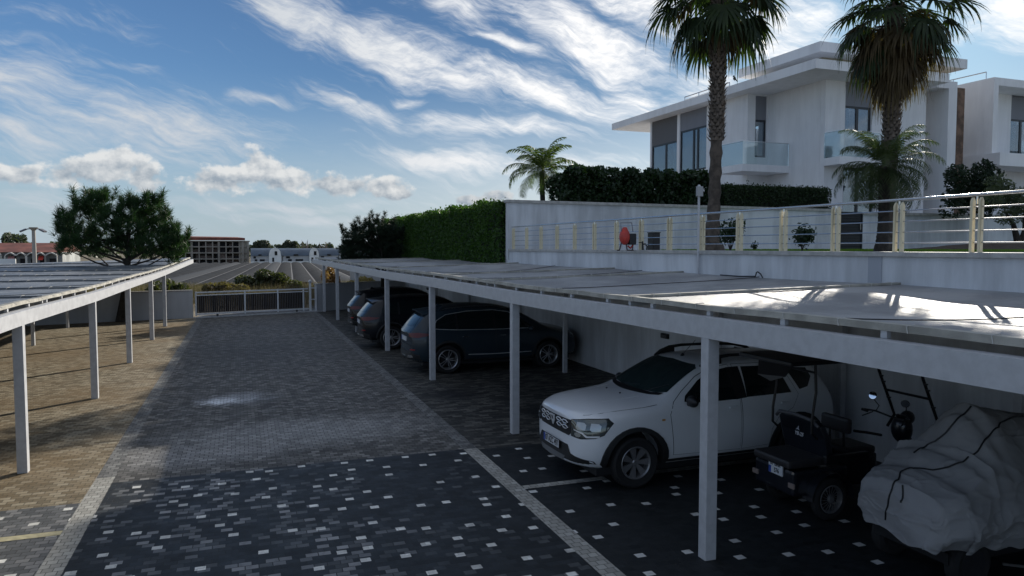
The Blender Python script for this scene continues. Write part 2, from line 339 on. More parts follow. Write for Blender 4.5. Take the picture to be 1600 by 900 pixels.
# ================================================================== GROUND
def paver(name, stops, bw=.2, bh=.1, rot=0.0, noise_amt=.25, nscale=.35, mortar=.005, rough=.75, white=0.0, extra=None, tint=None, mcol=(.012, .013, .014), wet=None, xdark=None, whitecol=(.8, .79, .74), bump=.5, off=.5):
    m = bpy.data.materials.new(name); m.use_nodes = True; G = NG(m.node_tree); p = m.node_tree.nodes['Principled BSDF']
    t = G.n('ShaderNodeTexCoord'); mp = G.n('ShaderNodeMapping'); G.l(t.outputs['Object'], mp.inputs[0]); mp.inputs['Rotation'].default_value = (0, 0, rot)
    wob = G.n('ShaderNodeTexNoise'); G.l(mp.outputs[0], wob.inputs['Vector']); wob.inputs['Scale'].default_value = .8
    wv = G.n('ShaderNodeVectorMath', operation='MULTIPLY_ADD'); G.l(wob.outputs['Color'], wv.inputs[0]); wv.inputs[1].default_value = (.05, .05, 0); G.l(mp.outputs[0], wv.inputs[2])
    def brick(off_):
        b = G.n('ShaderNodeTexBrick'); G.l(wv.outputs[0], b.inputs['Vector']); b.offset = off
        b.inputs['Color1'].default_value = (0, 0, 0, 1); b.inputs['Color2'].default_value = (1, 1, 1, 1); b.inputs['Mortar'].default_value = (0, 0, 0, 1)
        b.inputs['Scale'].default_value = 1; b.inputs['Mortar Size'].default_value = mortar; b.inputs['Mortar Smooth'].default_value = .3
        b.inputs['Brick Width'].default_value = bw; b.inputs['Row Height'].default_value = bh; b.inputs['Bias'].default_value = 0.0
        return b
    b = brick(.5); rnd = b.outputs['Color']
    nz = G.noise(t.outputs['Object'], nscale, 4, .6)
    fac = G.m('ADD', rnd, G.m('MULTIPLY', G.m('SUBTRACT', nz, .5), noise_amt*4))
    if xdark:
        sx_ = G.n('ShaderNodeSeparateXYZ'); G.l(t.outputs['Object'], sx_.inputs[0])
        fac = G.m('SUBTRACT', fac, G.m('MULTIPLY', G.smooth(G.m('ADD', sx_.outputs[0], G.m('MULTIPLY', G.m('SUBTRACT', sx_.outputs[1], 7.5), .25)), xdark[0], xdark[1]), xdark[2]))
    col = G.ramp(fac, stops)
    if tint is not None:
        n2 = G.noise(t.outputs['Object'], .22, 5, .65); n3 = G.noise(t.outputs['Object'], 2.5, 4, .6)
        col = G.mix(G.m('MULTIPLY', G.smooth(G.m('ADD', n2, G.m('MULTIPLY', n3, .25)), .5, .78), tint[1]), col, tint[0])
    if white:
        # the odd pale stone, one per cell of a coarse lattice
        w = G.n('ShaderNodeTexWhiteNoise'); w.noise_dimensions = '2D'; pitch = white
        sp = G.n('ShaderNodeSeparateXYZ'); G.l(wv.outputs[0], sp.inputs[0])
        cx_ = G.m('DIVIDE', sp.outputs[0], pitch*1.15); cy_ = G.m('DIVIDE', sp.outputs[1], pitch)
        ky = G.m('FLOOR', cy_); cx_ = G.m('ADD', cx_, G.m('MULTIPLY', G.m('FLOORED_MODULO', ky, 2.0), .5)); kx = G.m('FLOOR', cx_)
        G.l(G.comb(kx, ky), w.inputs[0]); ws_ = G.n('ShaderNodeSeparateXYZ'); G.l(w.outputs['Color'], ws_.inputs[0])
        lx = G.m('ABSOLUTE', G.m('SUBTRACT', G.m('FRACT', cx_), G.m('ADD', .16, G.m('MULTIPLY', ws_.outputs[0], .68))))
        ly = G.m('ABSOLUTE', G.m('SUBTRACT', G.m('FRACT', cy_), G.m('ADD', .16, G.m('MULTIPLY', ws_.outputs[1], .68))))
        keep = G.m('MULTIPLY', G.m('LESS_THAN', lx, .052/(pitch*1.15)), G.m('LESS_THAN', ly, .046/pitch))
        keep = G.m('MULTIPLY', keep, G.m('LESS_THAN', w.outputs[0], .74))
        col = G.mix(keep, col, G.mix(ws_.outputs[2], tuple(c*.75 for c in whitecol), whitecol))
    if 0:
        sp = G.n('ShaderNodeSeparateXYZ'); G.l(wv.outputs[0], sp.inputs[0])
        cw, ch = bw, bh
        row = G.m('FLOOR', G.m('DIVIDE', sp.outputs[1], ch))
        odd = G.m('MULTIPLY', G.m('FLOORED_MODULO', row, 2.0), cw*off)
        colx = G.m('FLOOR', G.m('DIVIDE', G.m('ADD', sp.outputs[0], odd), cw))
        G.l(G.comb(colx, row), w.inputs[0])
        keep = G.m('GREATER_THAN', w.outputs[0], 1-white)
        keep = G.m('MULTIPLY', keep, G.m('SUBTRACT', 1.0, b.outputs['Fac']))
        col = G.mix(keep, col, whitecol)
    if extra:
        col = extra(G, t, col); k_ = G.m('ADD', .78, G.m('MULTIPLY', rnd, .42)); col = G.mix(1.0, col, G.comb(k_, k_, k_), 'MULTIPLY')
    mf = b.outputs['Fac']
    if white: mf = G.m('MULTIPLY', mf, G.m('SUBTRACT', 1.0, keep))
    col = G.mix(mf, col, mcol)
    dirt = G.noise(t.outputs['Object'], 9, 6, .7)
    col = G.mix(G.m('MULTIPLY', G.smooth(dirt, .45, .75), .35), col, tuple(.6*c for c in stops[0][1]))
    G.l(col, p.inputs['Base Color'])
    G.l(G.m('ADD', rough-.2, G.m('MULTIPLY', G.noise(t.outputs['Object'], 3, 5, .6), .4)), p.inputs['Roughness'])
    p.inputs['Specular IOR Level'].default_value = .4
    bp = G.n('ShaderNodeBump'); bp.inputs['Strength'].default_value = bump; bp.inputs['Distance'].default_value = .008
    hh = G.m('ADD', G.m('MULTIPLY', G.m('SUBTRACT', 1.0, b.outputs['Fac']), 1.0), G.m('ADD', G.m('MULTIPLY', rnd, .35), G.m('MULTIPLY', dirt, .5)))
    G.l(hh, bp.inputs['Height']); G.l(bp.outputs[0], p.inputs['Normal']); return m
def blotch(G, t, col, cx, cy, sx, sy, c, amt, ang=0.0, det=.5):
    """a patch of colour of its own shape at (cx, cy) on the ground"""
    mp = G.n('ShaderNodeMapping', vector_type='TEXTURE'); G.l(t.outputs['Object'], mp.inputs[0]); mp.inputs['Location'].default_value = (cx, cy, 0)
    mp.inputs['Rotation'].default_value = (0, 0, ang); mp.inputs['Scale'].default_value = (sx, sy, 1)
    ln = G.n('ShaderNodeVectorMath', operation='LENGTH'); G.l(mp.outputs[0], ln.inputs[0])
    n = G.noise(t.outputs['Object'], 3.5, 6, .7)
    f = G.smooth(G.m('ADD', ln.outputs['Value'], G.m('MULTIPLY', G.m('SUBTRACT', n, .5), det*2)), 1.0, .15)
    return G.mix(G.m('MULTIPLY', f, amt), col, c)
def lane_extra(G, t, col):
    col = blotch(G, t, blotch(G, t, col, -.45, 16.4, .62, .5, (.85, .88, .92), 1.0, .2, 1.0), -.1, 16.6, .95, .9, (.45, .47, .5), .55, .1, .9)  # bright spot of reflected sun and its halo, painted into the paver colour
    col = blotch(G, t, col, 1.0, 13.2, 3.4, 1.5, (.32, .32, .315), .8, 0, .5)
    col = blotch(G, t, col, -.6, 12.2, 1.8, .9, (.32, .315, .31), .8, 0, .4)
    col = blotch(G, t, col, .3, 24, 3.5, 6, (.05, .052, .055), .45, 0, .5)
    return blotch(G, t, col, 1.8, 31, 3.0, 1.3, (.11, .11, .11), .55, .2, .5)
def park_extra(G, t, col):
    col = blotch(G, t, col, 4.3, 15.5, .8, .9, (.012, .012, .013), .9)
    col = blotch(G, t, col, 5.4, 13.2, .7, .8, (.012, .012, .013), .8)
    return col
def dark_extra(G, t, col):
    return blotch(G, t, col, .9, 6.4, 1.2, .35, (.16, .14, .11), .5, 0, .6)
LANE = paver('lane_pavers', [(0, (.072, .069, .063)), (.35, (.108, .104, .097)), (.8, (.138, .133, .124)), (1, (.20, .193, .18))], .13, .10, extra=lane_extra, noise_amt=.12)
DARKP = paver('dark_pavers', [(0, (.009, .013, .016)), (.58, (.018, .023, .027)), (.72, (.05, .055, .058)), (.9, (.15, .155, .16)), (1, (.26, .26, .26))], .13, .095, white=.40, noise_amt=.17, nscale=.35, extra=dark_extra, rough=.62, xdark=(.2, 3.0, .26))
BAYD = paver('bay_pavers', [(0, (.007, .010, .012)), (1, (.017, .021, .024))], .13, .095, white=.46, noise_amt=.05, whitecol=(.75, .75, .72), rough=.65)
PARK = paver('parking_pavers', [(0, (.028, .028, .026)), (.5, (.055, .054, .048)), (1, (.12, .115, .10))], .2, .1, extra=park_extra, noise_amt=.1)
SAND = paver('sandy_pavers', [(0, (.13, .105, .065)), (.5, (.25, .205, .135)), (1, (.38, .335, .245))], .14, .1, tint=((.19, .12, .05), .6), noise_amt=.1, mcol=(.05, .04, .025))
GREYL = paver('grey_pavers', [(0, (.07, .075, .08)), (.6, (.13, .135, .14)), (1, (.22, .22, .22))], .13, .095, white=.5, noise_amt=.15, mcol=(.03, .03, .03))
BANDM = paver('pale_setts', [(0, (.30, .29, .26)), (1, (.46, .45, .41))], .1, .1, noise_amt=.1, mcol=(.12, .12, .11))
BANDF = paver('grey_setts', [(0, (.10, .10, .098)), (1, (.24, .24, .23))], .11, .11, noise_amt=.1, mcol=(.03, .03, .03))  # darker grey setts for the farther stretch of the bands
YC = 11.18
def sheet(name, x0, y0, x1, y1, m, z=0.0, poly=None):
    pl = poly or [(x0, y0), (x1, y0), (x1, y1), (x0, y1)]
    me = bpy.data.meshes.new(name); me.from_pydata([(a, b, z) for a, b in pl], [], [tuple(range(len(pl)))]); return struct(link(me, name, m))
BL0, BL1, BR0, BR1 = -2.0, -1.76, 3.16, 3.42
BL0, BL1, BR0, BR1 = -1.96, -1.72, 3.24, 3.46
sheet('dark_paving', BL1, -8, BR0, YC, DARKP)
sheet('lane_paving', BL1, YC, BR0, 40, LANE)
sheet('paving_band', BL0, -8, BL1, YC+.3, BANDM); sheet('paving_band', BL0, YC+.3, BL1, 40, BANDF)
sheet('paving_band', BR0, -8, BR1, YC, BANDM); sheet('paving_band', BR0, YC, BR1, 40, BANDF)
sheet('parking_paving', BR1, -8, 10, YC-.1, BAYD)
sheet('parking_paving', BR1, YC-.1, 10, 44, PARK)
sheet('left_paving', -30, YC-.75, BL0, 40, SAND); sheet('left_paving', -30, -8, BL0, YC-.75, GREYL)
sheet('bay_line', BR1, 9.02, 9.0, 9.16, BANDM, .004); sheet('bay_line', -9, 9.32, BL0, 9.46, mat('sun_yellow_setts', (.42, .38, .24), .8, var=.2, vscale=8), .004)  # left bay line: warm sunlight put into its colour as yellow
# terrain: one sheet to the horizon, sloping down beyond the gate
def tz(y):
    return -.03 if y < 56 else -.03 - 2.4*min(1, (y-56)/60.0)
def terrain():
    xs = [-4000, -1500, -500, -200, -100] + list(range(-60, 61, 5)) + [100, 200, 500, 1500, 4000]
    ys = [-60, -8, 20, 40] + list(range(44, 90, 4)) + [100, 150, 250, 400, 900, 2000, 6000]
    vs = [(x, y, tz(y) + (0 if y < 44 else random.uniform(-.12, .12) if y < 90 else 0)) for y in ys for x in xs]; n = len(xs)
    fs = [(j*n+i, j*n+i+1, (j+1)*n+i+1, (j+1)*n+i) for j in range(len(ys)-1) for i in range(n-1)]
    me = bpy.data.meshes.new('ground'); me.from_pydata(vs, [], fs)
    return struct(link(me, 'ground', mat('dry_soil', (.16, .12, .07), .95, var=.3, vscale=.15, col2=(.10, .09, .05), bump=.4, bscale=4)))
terrain()
# ================================================================== RIGHT PLOT: terrace, retaining wall
UW = 9.03
TZ = 3.08
o = MB(R).box(UW+.02, -12, -.5, 75, 60, TZ-.03).build('terrace_ground', mat('terrace_paving', (.32, .31, .30), .85, var=.12, vscale=2, bump=.3)); struct(o)
GRASSM = mat('lawn_green', (.10, .17, .03), .9, var=.35, vscale=9, bump=.6, bscale=60)
def lawn():
    o = MB(R).box(14.2, 15.2, TZ-.03, 60, 23.4, TZ+.0).build('lawn', GRASSM); struct(o)
    n = 60000; P = np.stack([rng.uniform(14.2, 40, n), rng.uniform(15.2, 23.3, n), np.full(n, TZ)], 1)
    w = rng.uniform(.004, .009, n); h = rng.uniform(.03, .07, n); a = rng.uniform(0, 6.28, n); lx = rng.normal(0, .02, (n, 2))
    dx_ = np.stack([np.cos(a)*w, np.sin(a)*w, np.zeros(n)], 1); top = P+np.stack([lx[:, 0], lx[:, 1], h], 1)
    V = np.stack([P-dx_, P+dx_, top], 1); c, s = math.cos(RA), math.sin(RA)
    V = V @ np.array([[c, s, 0], [-s, c, 0], [0, 0, 1]])
    q = quads('grass', V, leafmat('grass_blades', (.09, .16, .02), (.16, .26, .04), 3, .5), k=3); q['kind'] = 'stuff'; q['label'] = 'short lawn grass on the terrace'; 
lawn()
rw = thing('retaining_wall', 'long white retaining wall behind the right carport, carrying the terrace', 'wall', R(UW, 10))
b = MB(R).box(UW, -8, -.3, UW+.25, 23.9, TZ-.02); b.box(UW, 23.9, -.3, UW+.25, 41.2, 2.75); b.build('wall_body', WHITE, rw)
MB(R).box(UW-.05, -8, TZ-.02, UW+.42, 23.88, TZ+.05).build('coping', COPING, rw, bev=.008)
MB(R).box(UW-.012, 8.3, 2.66, UW, 8.55, TZ-.021).build('repair_strip', mat('grey_strip', (.38, .40, .44), .85), rw)
# wall lamps under the carport roof
for (x, y) in ((1037, 525), (907, 473.5), (667, 451)):
    q = rU(x, y, UW-.06)
    l = thing('wall_lamp', 'small black bulkhead lamp on the white wall ' + {1037: 'above the white car', 907: 'right of the grey car roof', 667: 'above the two black cars'}[x], 'wall lamp', R(UW, q.y, q.z), RA, 'bulkhead lamps on the wall')
    MB(R).box(UW-.06, q.y-.14, q.z-.055, UW-.001, q.y+.14, q.z+.055).build('lamp_case', BLACK, l, bev=.015)
    MB(R).box(UW-.075, q.y-.11, q.z-.035, UW-.061, q.y+.11, q.z+.02).build('lamp_lens', mat('lamp_lens', (.09, .09, .09), .3), l, bev=.004)
# railing on the terrace edge
rail = thing('railing', 'terrace railing of cream paired posts and steel rails on the retaining wall', 'railing', R(UW+.15, 12, TZ+.05))
pv = [23.8-1.205*i for i in range(19)]
ur = UW+.12; rz0 = TZ+.05
def topz(v): return rU(1000, 341, ur).z if False else 3.885
for i, v in enumerate(pv):
    b = MB(R)
    for s in (-1, 1):
        vv = v+s*.058
        b.prism([(0, 0), (0, 0), (0, 0)], 0, 0) if False else None
        x0, x1 = ur-.028, ur+.028; y0, y1 = vv-.019, vv+.019; zt = 3.80
        b.add([(x0,y0,rz0),(x1,y0,rz0),(x1,y1,rz0),(x0,y1,rz0),(x0,y0,zt),(x1,y0,zt),(x1,y1,zt),(x0,y1,zt),(ur,y0,zt+.05),(ur,y1,zt+.05)],
              [(0,3,2,1),(0,1,5,8,4),(2,3,7,9,6),(1,2,6,9,8,5),(3,0,4,8,9,7)])
    b.build('post', CREAM, rail)
b = MB(R); b.tube([(ur, -4, 3.885), (ur, 23.95, 3.885)], .021, 12); b.build('handrail', CHROME, rail, True)
for i in range(4):
    z = rz0+.13+i*.155
    MB(R).tube([(ur, -4, z), (ur, 23.85, z)], .0085, 8).build('rail', CHROME, rail, True)
for v in pv: MB(R).tube([(ur, v, 3.76), (ur, v, 3.88)], .012, 6).build('bracket', CHROME, rail)
# steel pole with a box clamped on top
q = rU(1091, 432, UW-.05)
pl = thing('lamp_post', 'slim grey steel pole with a small box on top, by the retaining wall', 'pole', R(UW-.06, q.y, 2.6), RA)
q2 = rU(1093, 290, UW-.06)
MB(R).tube([(UW-.06, q.y, 2.5), (UW-.06, q.y, q2.z-.02)], .023, 12).build('pole', STEEL, pl, True)
MB(R).box(UW-.16, q.y-.09, q2.z-.22, UW-.02, q.y-.035, q2.z-.02).build('junction_box', mat('box_grey', (.32, .33, .34), .5), pl, bev=.008)
MB(R).tube([(UW-.06, q.y, q2.z-.02), (UW-.06, q.y, q2.z+.02)], [.038, .02], 12).build('pole_cap', STEEL, pl, True)
# hose end curling out of the wall foot
q = rU(1186, 436, UW-.1)
hp = [R(UW-.1, q.y-.1+.0, 2.65), R(UW-.12, q.y-.06, 2.72), R(UW-.13, q.y, 2.755), R(UW-.12, q.y+.05, 2.74), R(UW-.1, q.y+.1, 2.67), R(UW-.15, q.y+.5, 2.655), R(UW-.12, q.y+1.1, 2.66)]
o = MB().tube(hp, .012, 8).build('cable', BLACK, None, True); tag(o, 'black cable looping up where the carport roof meets the wall', 'cable'); base_at(o, hp[0])
# ------------------------------------------------------------------ back wall of the road, gate
VB = 24.0
zt = 5.0
u_g0, u_g1 = rV(1312, 380, VB).x, rV(1348, 380, VB).x
zt0 = rV(795, 312, VB).z; zt1 = rV(1308, 327, VB).z
bw = thing('garden_wall', 'white rendered garden wall with grey coping left of the black gate', 'wall', R(15, VB, TZ), RA)
def slab_z(u0, u1, v0, v1, za0, za1, zb0, zb1, F=R):
    b = MB(F); return b.add([(u0,v0,za0),(u1,v0,za1),(u1,v1,za1),(u0,v1,za0),(u0,v0,zb0),(u1,v0,zb1),(u1,v1,zb1),(u0,v1,zb0)],
              [(0,3,2,1),(4,5,6,7),(0,1,5,4),(1,2,6,5),(2,3,7,6),(3,0,4,7)])
slab_z(UW, u_g0, VB, VB+.25, 2.6, 2.6, zt0-.1, zt1-.1).build('wall_body', WHITE, bw)
slab_z(UW-.05, u_g0+.03, VB-.07, VB+.32, zt0-.1, zt1-.1, zt0, zt1).build('coping', COPING, bw, bev=.008)
zr = rV(1440, 333, VB).z
bw2 = thing('garden_wall', 'white rendered garden wall with grey coping right of the black gate', 'wall', R(40, VB, TZ), RA)
MB(R).box(u_g1, VB+.02, TZ-.1, 80, VB+.27, zr-.12).build('wall_body', WHITE, bw2)
MB(R).box(u_g1-.03, VB-.05, zr-.12, 80, VB+.34, zr).build('coping', COPING, bw2, bev=.008)
gt = thing('garden_gate', 'black slatted pedestrian gate set in the white garden wall', 'gate', R((u_g0+u_g1)/2, VB, TZ), RA)
zg = rV(1330, 331, VB).z
b = MB(R)
for i in range(13):
    z0 = TZ+.04+i*(zg-TZ-.08)/13; b.box(u_g0+.05, VB+.05, z0, u_g1-.05, VB+.08, z0+(zg-TZ-.08)/13-.025)
b.build('slat_panel', DARK, gt); MB(R).box(u_g0+.05, VB+.1, TZ+.03, u_g1-.05, VB+.11, zg-.05).build('backing', BLACK, gt)
b = MB(R); b.box(u_g0, VB+.02, TZ, u_g0+.05, VB+.12, zg); b.box(u_g1-.05, VB+.02, TZ, u_g1, VB+.12, zg); b.box(u_g0+.05, VB+.02, zg-.05, u_g1-.05, VB+.12, zg); b.build('gate_frame', DARK, gt)
MB(R).bar((u_g1-.15, VB+.0, TZ+.85), (u_g1-.15, VB+.0, TZ+1.15), .03).build('handle', CHROME, gt)
# ================================================================== HOUSES
GL = glassmat('window_glass', (.72, .80, .85), .12); BGL = glassmat('balustrade_glass', (.90, .95, .95), .02)
CURT = mat('curtain', (.66, .72, .76), .9, var=.15, vscale=3)
def window(parent, F, a0, a1, z0, z1, plane, mull, axis, curtain=True, inset=.12):
    """axis 'v': window lies in plane v=plane, spans u a0..a1; axis 'u': plane u=plane, spans v"""
    def bx(b, p0, p1, q0, q1, r0, r1):
        if axis == 'v': b.box(p0, plane+q0, r0, p1, plane+q1, r1)
        else: b.box(plane+q0, p0, r0, plane+q1, p1, r1)
    t = .10
    b = MB(F); bx(b, a0, a0+t, -.03, .07, z0, z1); bx(b, a1-t, a1, -.03, .07, z0, z1); bx(b, a0+t, a1-t, -.03, .07, z1-t, z1); bx(b, a0+t, a1-t, -.03, .07, z0, z0+t)
    for mu in mull: c = a0+(a1-a0)*mu; bx(b, c-.075, c+.075, -.03, .07, z0+t, z1-t)
    w = b.build('window', DARK, parent)
    b = MB(F); bx(b, a0+t, a1-t, .0, .006, z0+t, z1-t); b.build('pane', GL, w)
    b = MB(F); bx(b, a0+.01, a1-.01, .1, .6, z0+.01, z1-.01)
    # room box behind glass, dark, open to the front
    d = 1.2
    vs = []
    b = MB(F); bx(b, a0+t, a1-t, d, d+.02, z0, z1); b.build('room_back', mat('dim_room', (.05, .055, .06), .9), w)
    if curtain:
        b = MB(F); n = 18
        for (s0, s1) in ((0.02, .30), (.62, .98)):
            for k in range(n):
                c0 = a0+(a1-a0)*(s0+(s1-s0)*k/n); c1 = a0+(a1-a0)*(s0+(s1-s0)*(k+.8)/n); bx(b, c0, c1, .14+.03*(k % 2), .17+.03*(k % 2), z0+t, z1-t)
        b.build('curtain', CURT, w)
    return w
def cut_wall(F, plane, axis, a0, a1, z0, z1, holes, th):
    """wall slab with rectangular holes; th is the signed thickness direction"""
    b = MB(F)
    def bx(p0, p1, r0, r1):
        if p1-p0 < 1e-4 or r1-r0 < 1e-4: return
        if axis == 'v': b.box(p0, plane, r0, p1, plane+th, r1)
        else: b.box(plane, p0, r0, plane+th, p1, r1)
    xs = sorted({a0, a1, *[h[0] for h in holes], *[h[1] for h in holes]})
    for i in range(len(xs)-1):
        m_ = (xs[i]+xs[i+1])/2; zs = [z0]
        for h in sorted([h for h in holes if h[0] < m_ < h[1]], key=lambda h: h[2]): zs += [h[2], h[3]]
        zs.append(z1)
        for k in range(0, len(zs), 2): bx(xs[i], xs[i+1], zs[k], zs[k+1])
    return b
H1 = thing('villa', 'large white two storey villa with flat overhanging roofs behind the palms', 'house', R(30, 30, TZ), RA)
v1 = 27.5; uC = rV(1289, 200, v1).x; v2 = rU(1200, 200, uC).y; u2 = rV(1168, 200, v2).x; v3 = rU(1016, 200, u2).y
uR0 = u2-.8; vR0 = rU(1275, 91, uR0).y; zR = rU(1275, 91, uR0).z; vR1 = rU(956, 194, uR0).y; zRb = rU(1275, 106, uR0).z
zS = zRb                                               # soffit
uE = rV(1494, 200, v1-.6).x                             # right end of the house
# roof slabs
b = MB(R).box(uR0, vR0, zRb, rV(1484, 111, vR0).x, vR1, zR); b.build('roof', HWHITE, H1)
vU = 27.1; uU = rV(1282, 64, vU).x; zU = rV(1282, 64, vU).z; zU0 = rV(1282, 80, vU).z; vU1 = rU(1154, 111, uU).y; uU1 = rV(1512, 88, vU).x
MB(R).box(uU, vU, zU0, uU1, vU1, zU).build('roof', HWHITE, H1)
MB(R).box(uU+.9, vU+.8, zR, uU1-1.0, vU1-.6, zU0).build('clerestory_wall', mat('buff_wall', (.34, .30, .22), .8), H1)
# near block: side face (u = uC) and front face (v = v1)
MB(R).box(uC, v1+.31, TZ-.1, uC+.3, v2-.005, zS).build('wall', HWHITE, H1)
zf = rV(1340, 245, v1).z; zf0 = rV(1340, 259, v1).z
wa0, wa1 = rV(1320, 200, v1).x, rV(1362, 200, v1).x; zw1 = rV(1340, 166, v1).z; zp1 = rV(1340, 128, v1).z
wg1 = rV(1365, 300, v1).x; wg0 = rV(1317, 300, v1).x; zg1 = rV(1340, 262, v1).z
uRec = rV(1446, 200, v1).x
cut_wall(R, v1, 'v', uC, uRec, TZ-.1, zS, [(wa0, wa1, zf, zp1), (wg0, wg1, TZ, zg1)], .3).build('wall', HWHITE, H1)
MB(R).box(wa0, v1+.08, zw1, wa1, v1+.2, zp1).build('facade_panel', GREYP, H1)
window(H1, R, wa0, wa1, zf, zw1, v1+.12, (.5,), 'v'); window(H1, R, wg0, wg1, TZ+.02, zg1, v1+.12, (.5,), 'v')
MB(R).box(uRec, v1+.9, TZ-.1, uE, v1+1.1, zS).build('wall', HWHITE, H1)
uP0 = rV(1481, 200, v1-.6).x
MB(R).box(uP0, v1-.6, TZ-.1, uE, v1+.89, zR-.05).build('wall', HWHITE, H1)
MB(R).box(uRec-.0, v1-.6, zS-.35+.35, uP0-.002, v1+.89, zR-.02).build('canopy_slab', HWHITE, H1)
# front balcony
ba0, ba1 = rV(1312, 250, v1-1).x, rV(1414, 250, v1-1).x; zb1 = rV(1350, 246, v1-1.0).z; zb0 = rV(1350, 258, v1-1.0).z; zgl = rV(1350, 205, v1-1).z
bal = MB(R).box(ba0, v1-1.0, zb0, ba1, v1-.002, zb1).build('balcony', HWHITE, H1)
b = MB(R).box(ba0+.04, v1-.97, zb1, ba1-.04, v1-.955, zgl-.03); b.box(ba0+.04, v1-.95, zb1, ba0+.055, v1, zgl-.03); b.box(ba1-.055, v1-.95, zb1, ba1-.04, v1, zgl-.03); b.build('balustrade', BGL, bal)
b = MB(R).box(ba0+.02, v1-.99, zgl-.03, ba1-.02, v1-.94, zgl); b.box(ba0+.02, v1-.94, zgl-.03, ba0+.06, v1, zgl); b.box(ba1-.06, v1-.94, zgl-.03, ba1-.02, v1, zgl); b.build('handrail', CHROME, bal)
# far block, face v = v2 with door, face u = u2 with the big windows
za = rV(1190, 246, v2).z; zd1 = rV(1190, 187, v2).z; zpa = rV(1190, 150, v2).z
da0, da1 = rV(1180, 200, v2).x, rV(1198, 200, v2).x
cut_wall(R, v2, 'v', u2, uC+.29, TZ-.1, zS, [(da0, da1, za, zpa)], .3).build('wall', HWHITE, H1)
MB(R).box(da0, v2+.08, zd1, da1, v2+.2, zpa).build('facade_panel', GREYP, H1)
window(H1, R, da0, da1, za, zd1, v2+.12, (), 'v')
f1 = (rU(1104, 200, u2).y, rU(1062, 200, u2).y); f2 = (rU(1058, 200, u2).y, rU(1018, 200, u2).y)
zwa = rU(1064, 205, u2).z; zwb = rU(1064, 270, u2).z; zwc = rU(1020, 228, u2).z; zwd = rU(1020, 272, u2).z
cut_wall(R, u2, 'u', v2+.31, v3, TZ-.1, zS, [(f1[0], f1[1], zwb, zS-.003), (f2[0], f2[1], zwb, zS-.003)], .3).build('wall', HWHITE, H1)
w1a = rU(1106, 200, u2).y
MB(R).box(u2+.06, f1[0], zwa, u2+.2, f1[1], zS-.003).build('facade_panel', GREYP, H1)
MB(R).box(u2+.06, f2[0], zwc, u2+.2, f2[1], zS-.003).build('facade_panel', mat('dark_panel', (.12, .12, .125), .7), H1)
window(H1, R, f1[0], f1[1], zwb, zwa, u2+.1, (.35, .5), 'u'); window(H1, R, f2[0], f2[1], zwb, zwc, u2+.1, (.45,), 'u')
MB(R).box(u2+.31, v3-.3, TZ-.1, 33, v3, zS).build('wall', HWHITE, H1)
MB(R).box(33, 31, TZ-.1, 33.3, v3, zS).build('wall', HWHITE, H1)
# side balcony in the corner
vB0 = v2-1.6; uB0 = rV(1160, 260, vB0).x; uB1 = rV(1213, 260, vB0).x; vB1 = rU(1122, 265, uB0).y
zq1 = rV(1185, 257, vB0).z; zq0 = rV(1185, 268, vB0).z; zq2 = rV(1185, 221, vB0).z
bl = MB(R).prism([(uB0, vB0), (uC-.002, vB0), (uC-.002, v2-.002), (u2-.002, v2-.002), (u2-.002, vB1), (uB0, vB1)], zq0, zq1).build('balcony', HWHITE, H1)
b = MB(R).box(uB0+.04, vB0+.04, zq1, uC-.01, vB0+.055, zq2-.03); b.box(uB0+.04, vB0+.06, zq1, uB0+.055, vB1-.04, zq2-.03); b.build('balustrade', BGL, bl)
b = MB(R).box(uB0+.02, vB0+.02, zq2-.03, uC-.01, vB0+.07, zq2); b.box(uB0+.02, vB0+.07, zq2-.03, uB0+.07, vB1, zq2); b.build('handrail', CHROME, bl)
# roof terrace rail
b = MB(R); ux = uR0+.5; va, vb_ = rU(1140, 130, ux).y, rU(1070, 152, ux).y; zh = zR+.35
b.tube([(ux, va, zh), (ux, vb_, zh)], .03, 8); b.tube([(ux, va, zh-.16), (ux, vb_, zh-.16)], .015, 6)
for k in range(4): vv = va+(vb_-va)*k/3; b.tube([(ux, vv, zR), (ux, vv, zh)], .025, 8)
b.build('roof_railing', CHROME, H1, True)
STONE = mat('brown_stone', (.16, .10, .07), .85, var=.4, vscale=3, bump=.6, bscale=12)
zc1 = rV(1498, 138, v1+.5).z
MB(R).box(uE+.02, v1+.4, TZ-.1, rV(1506, 200, v1+.4).x, v1+1.4, zc1).build('stone_pier', STONE, H1)
# bird on the roof rail
bp = R(ux, va-.4, zh+.03)
bd = MB(); bd.ball((bp.x, bp.y, bp.z+.09), .085, 10, 8, (1, .75, 1.0)); bd.ball((bp.x-.05, bp.y, bp.z+.2), .048, 8, 6); bd.tube([(bp.x+.05, bp.y, bp.z+.06), (bp.x+.2, bp.y, bp.z-.06)], [.04, .015], 6); bd.tube([(bp.x-.09, bp.y, bp.z+.2), (bp.x-.13, bp.y, bp.z+.19)], [.014, .003], 5)
bd.tube([(bp.x, bp.y+.02, bp.z+.03), (bp.x, bp.y+.02, bp.z-.03)], .008, 5); bd.tube([(bp.x, bp.y-.02, bp.z+.03), (bp.x, bp.y-.02, bp.z-.03)], .008, 5)
o = bd.build('bird', mat('bird_black', (.02, .02, .022), .7), None, True); tag(o, 'small dark bird perched on the villa roof rail', 'bird'); base_at(o, bp)
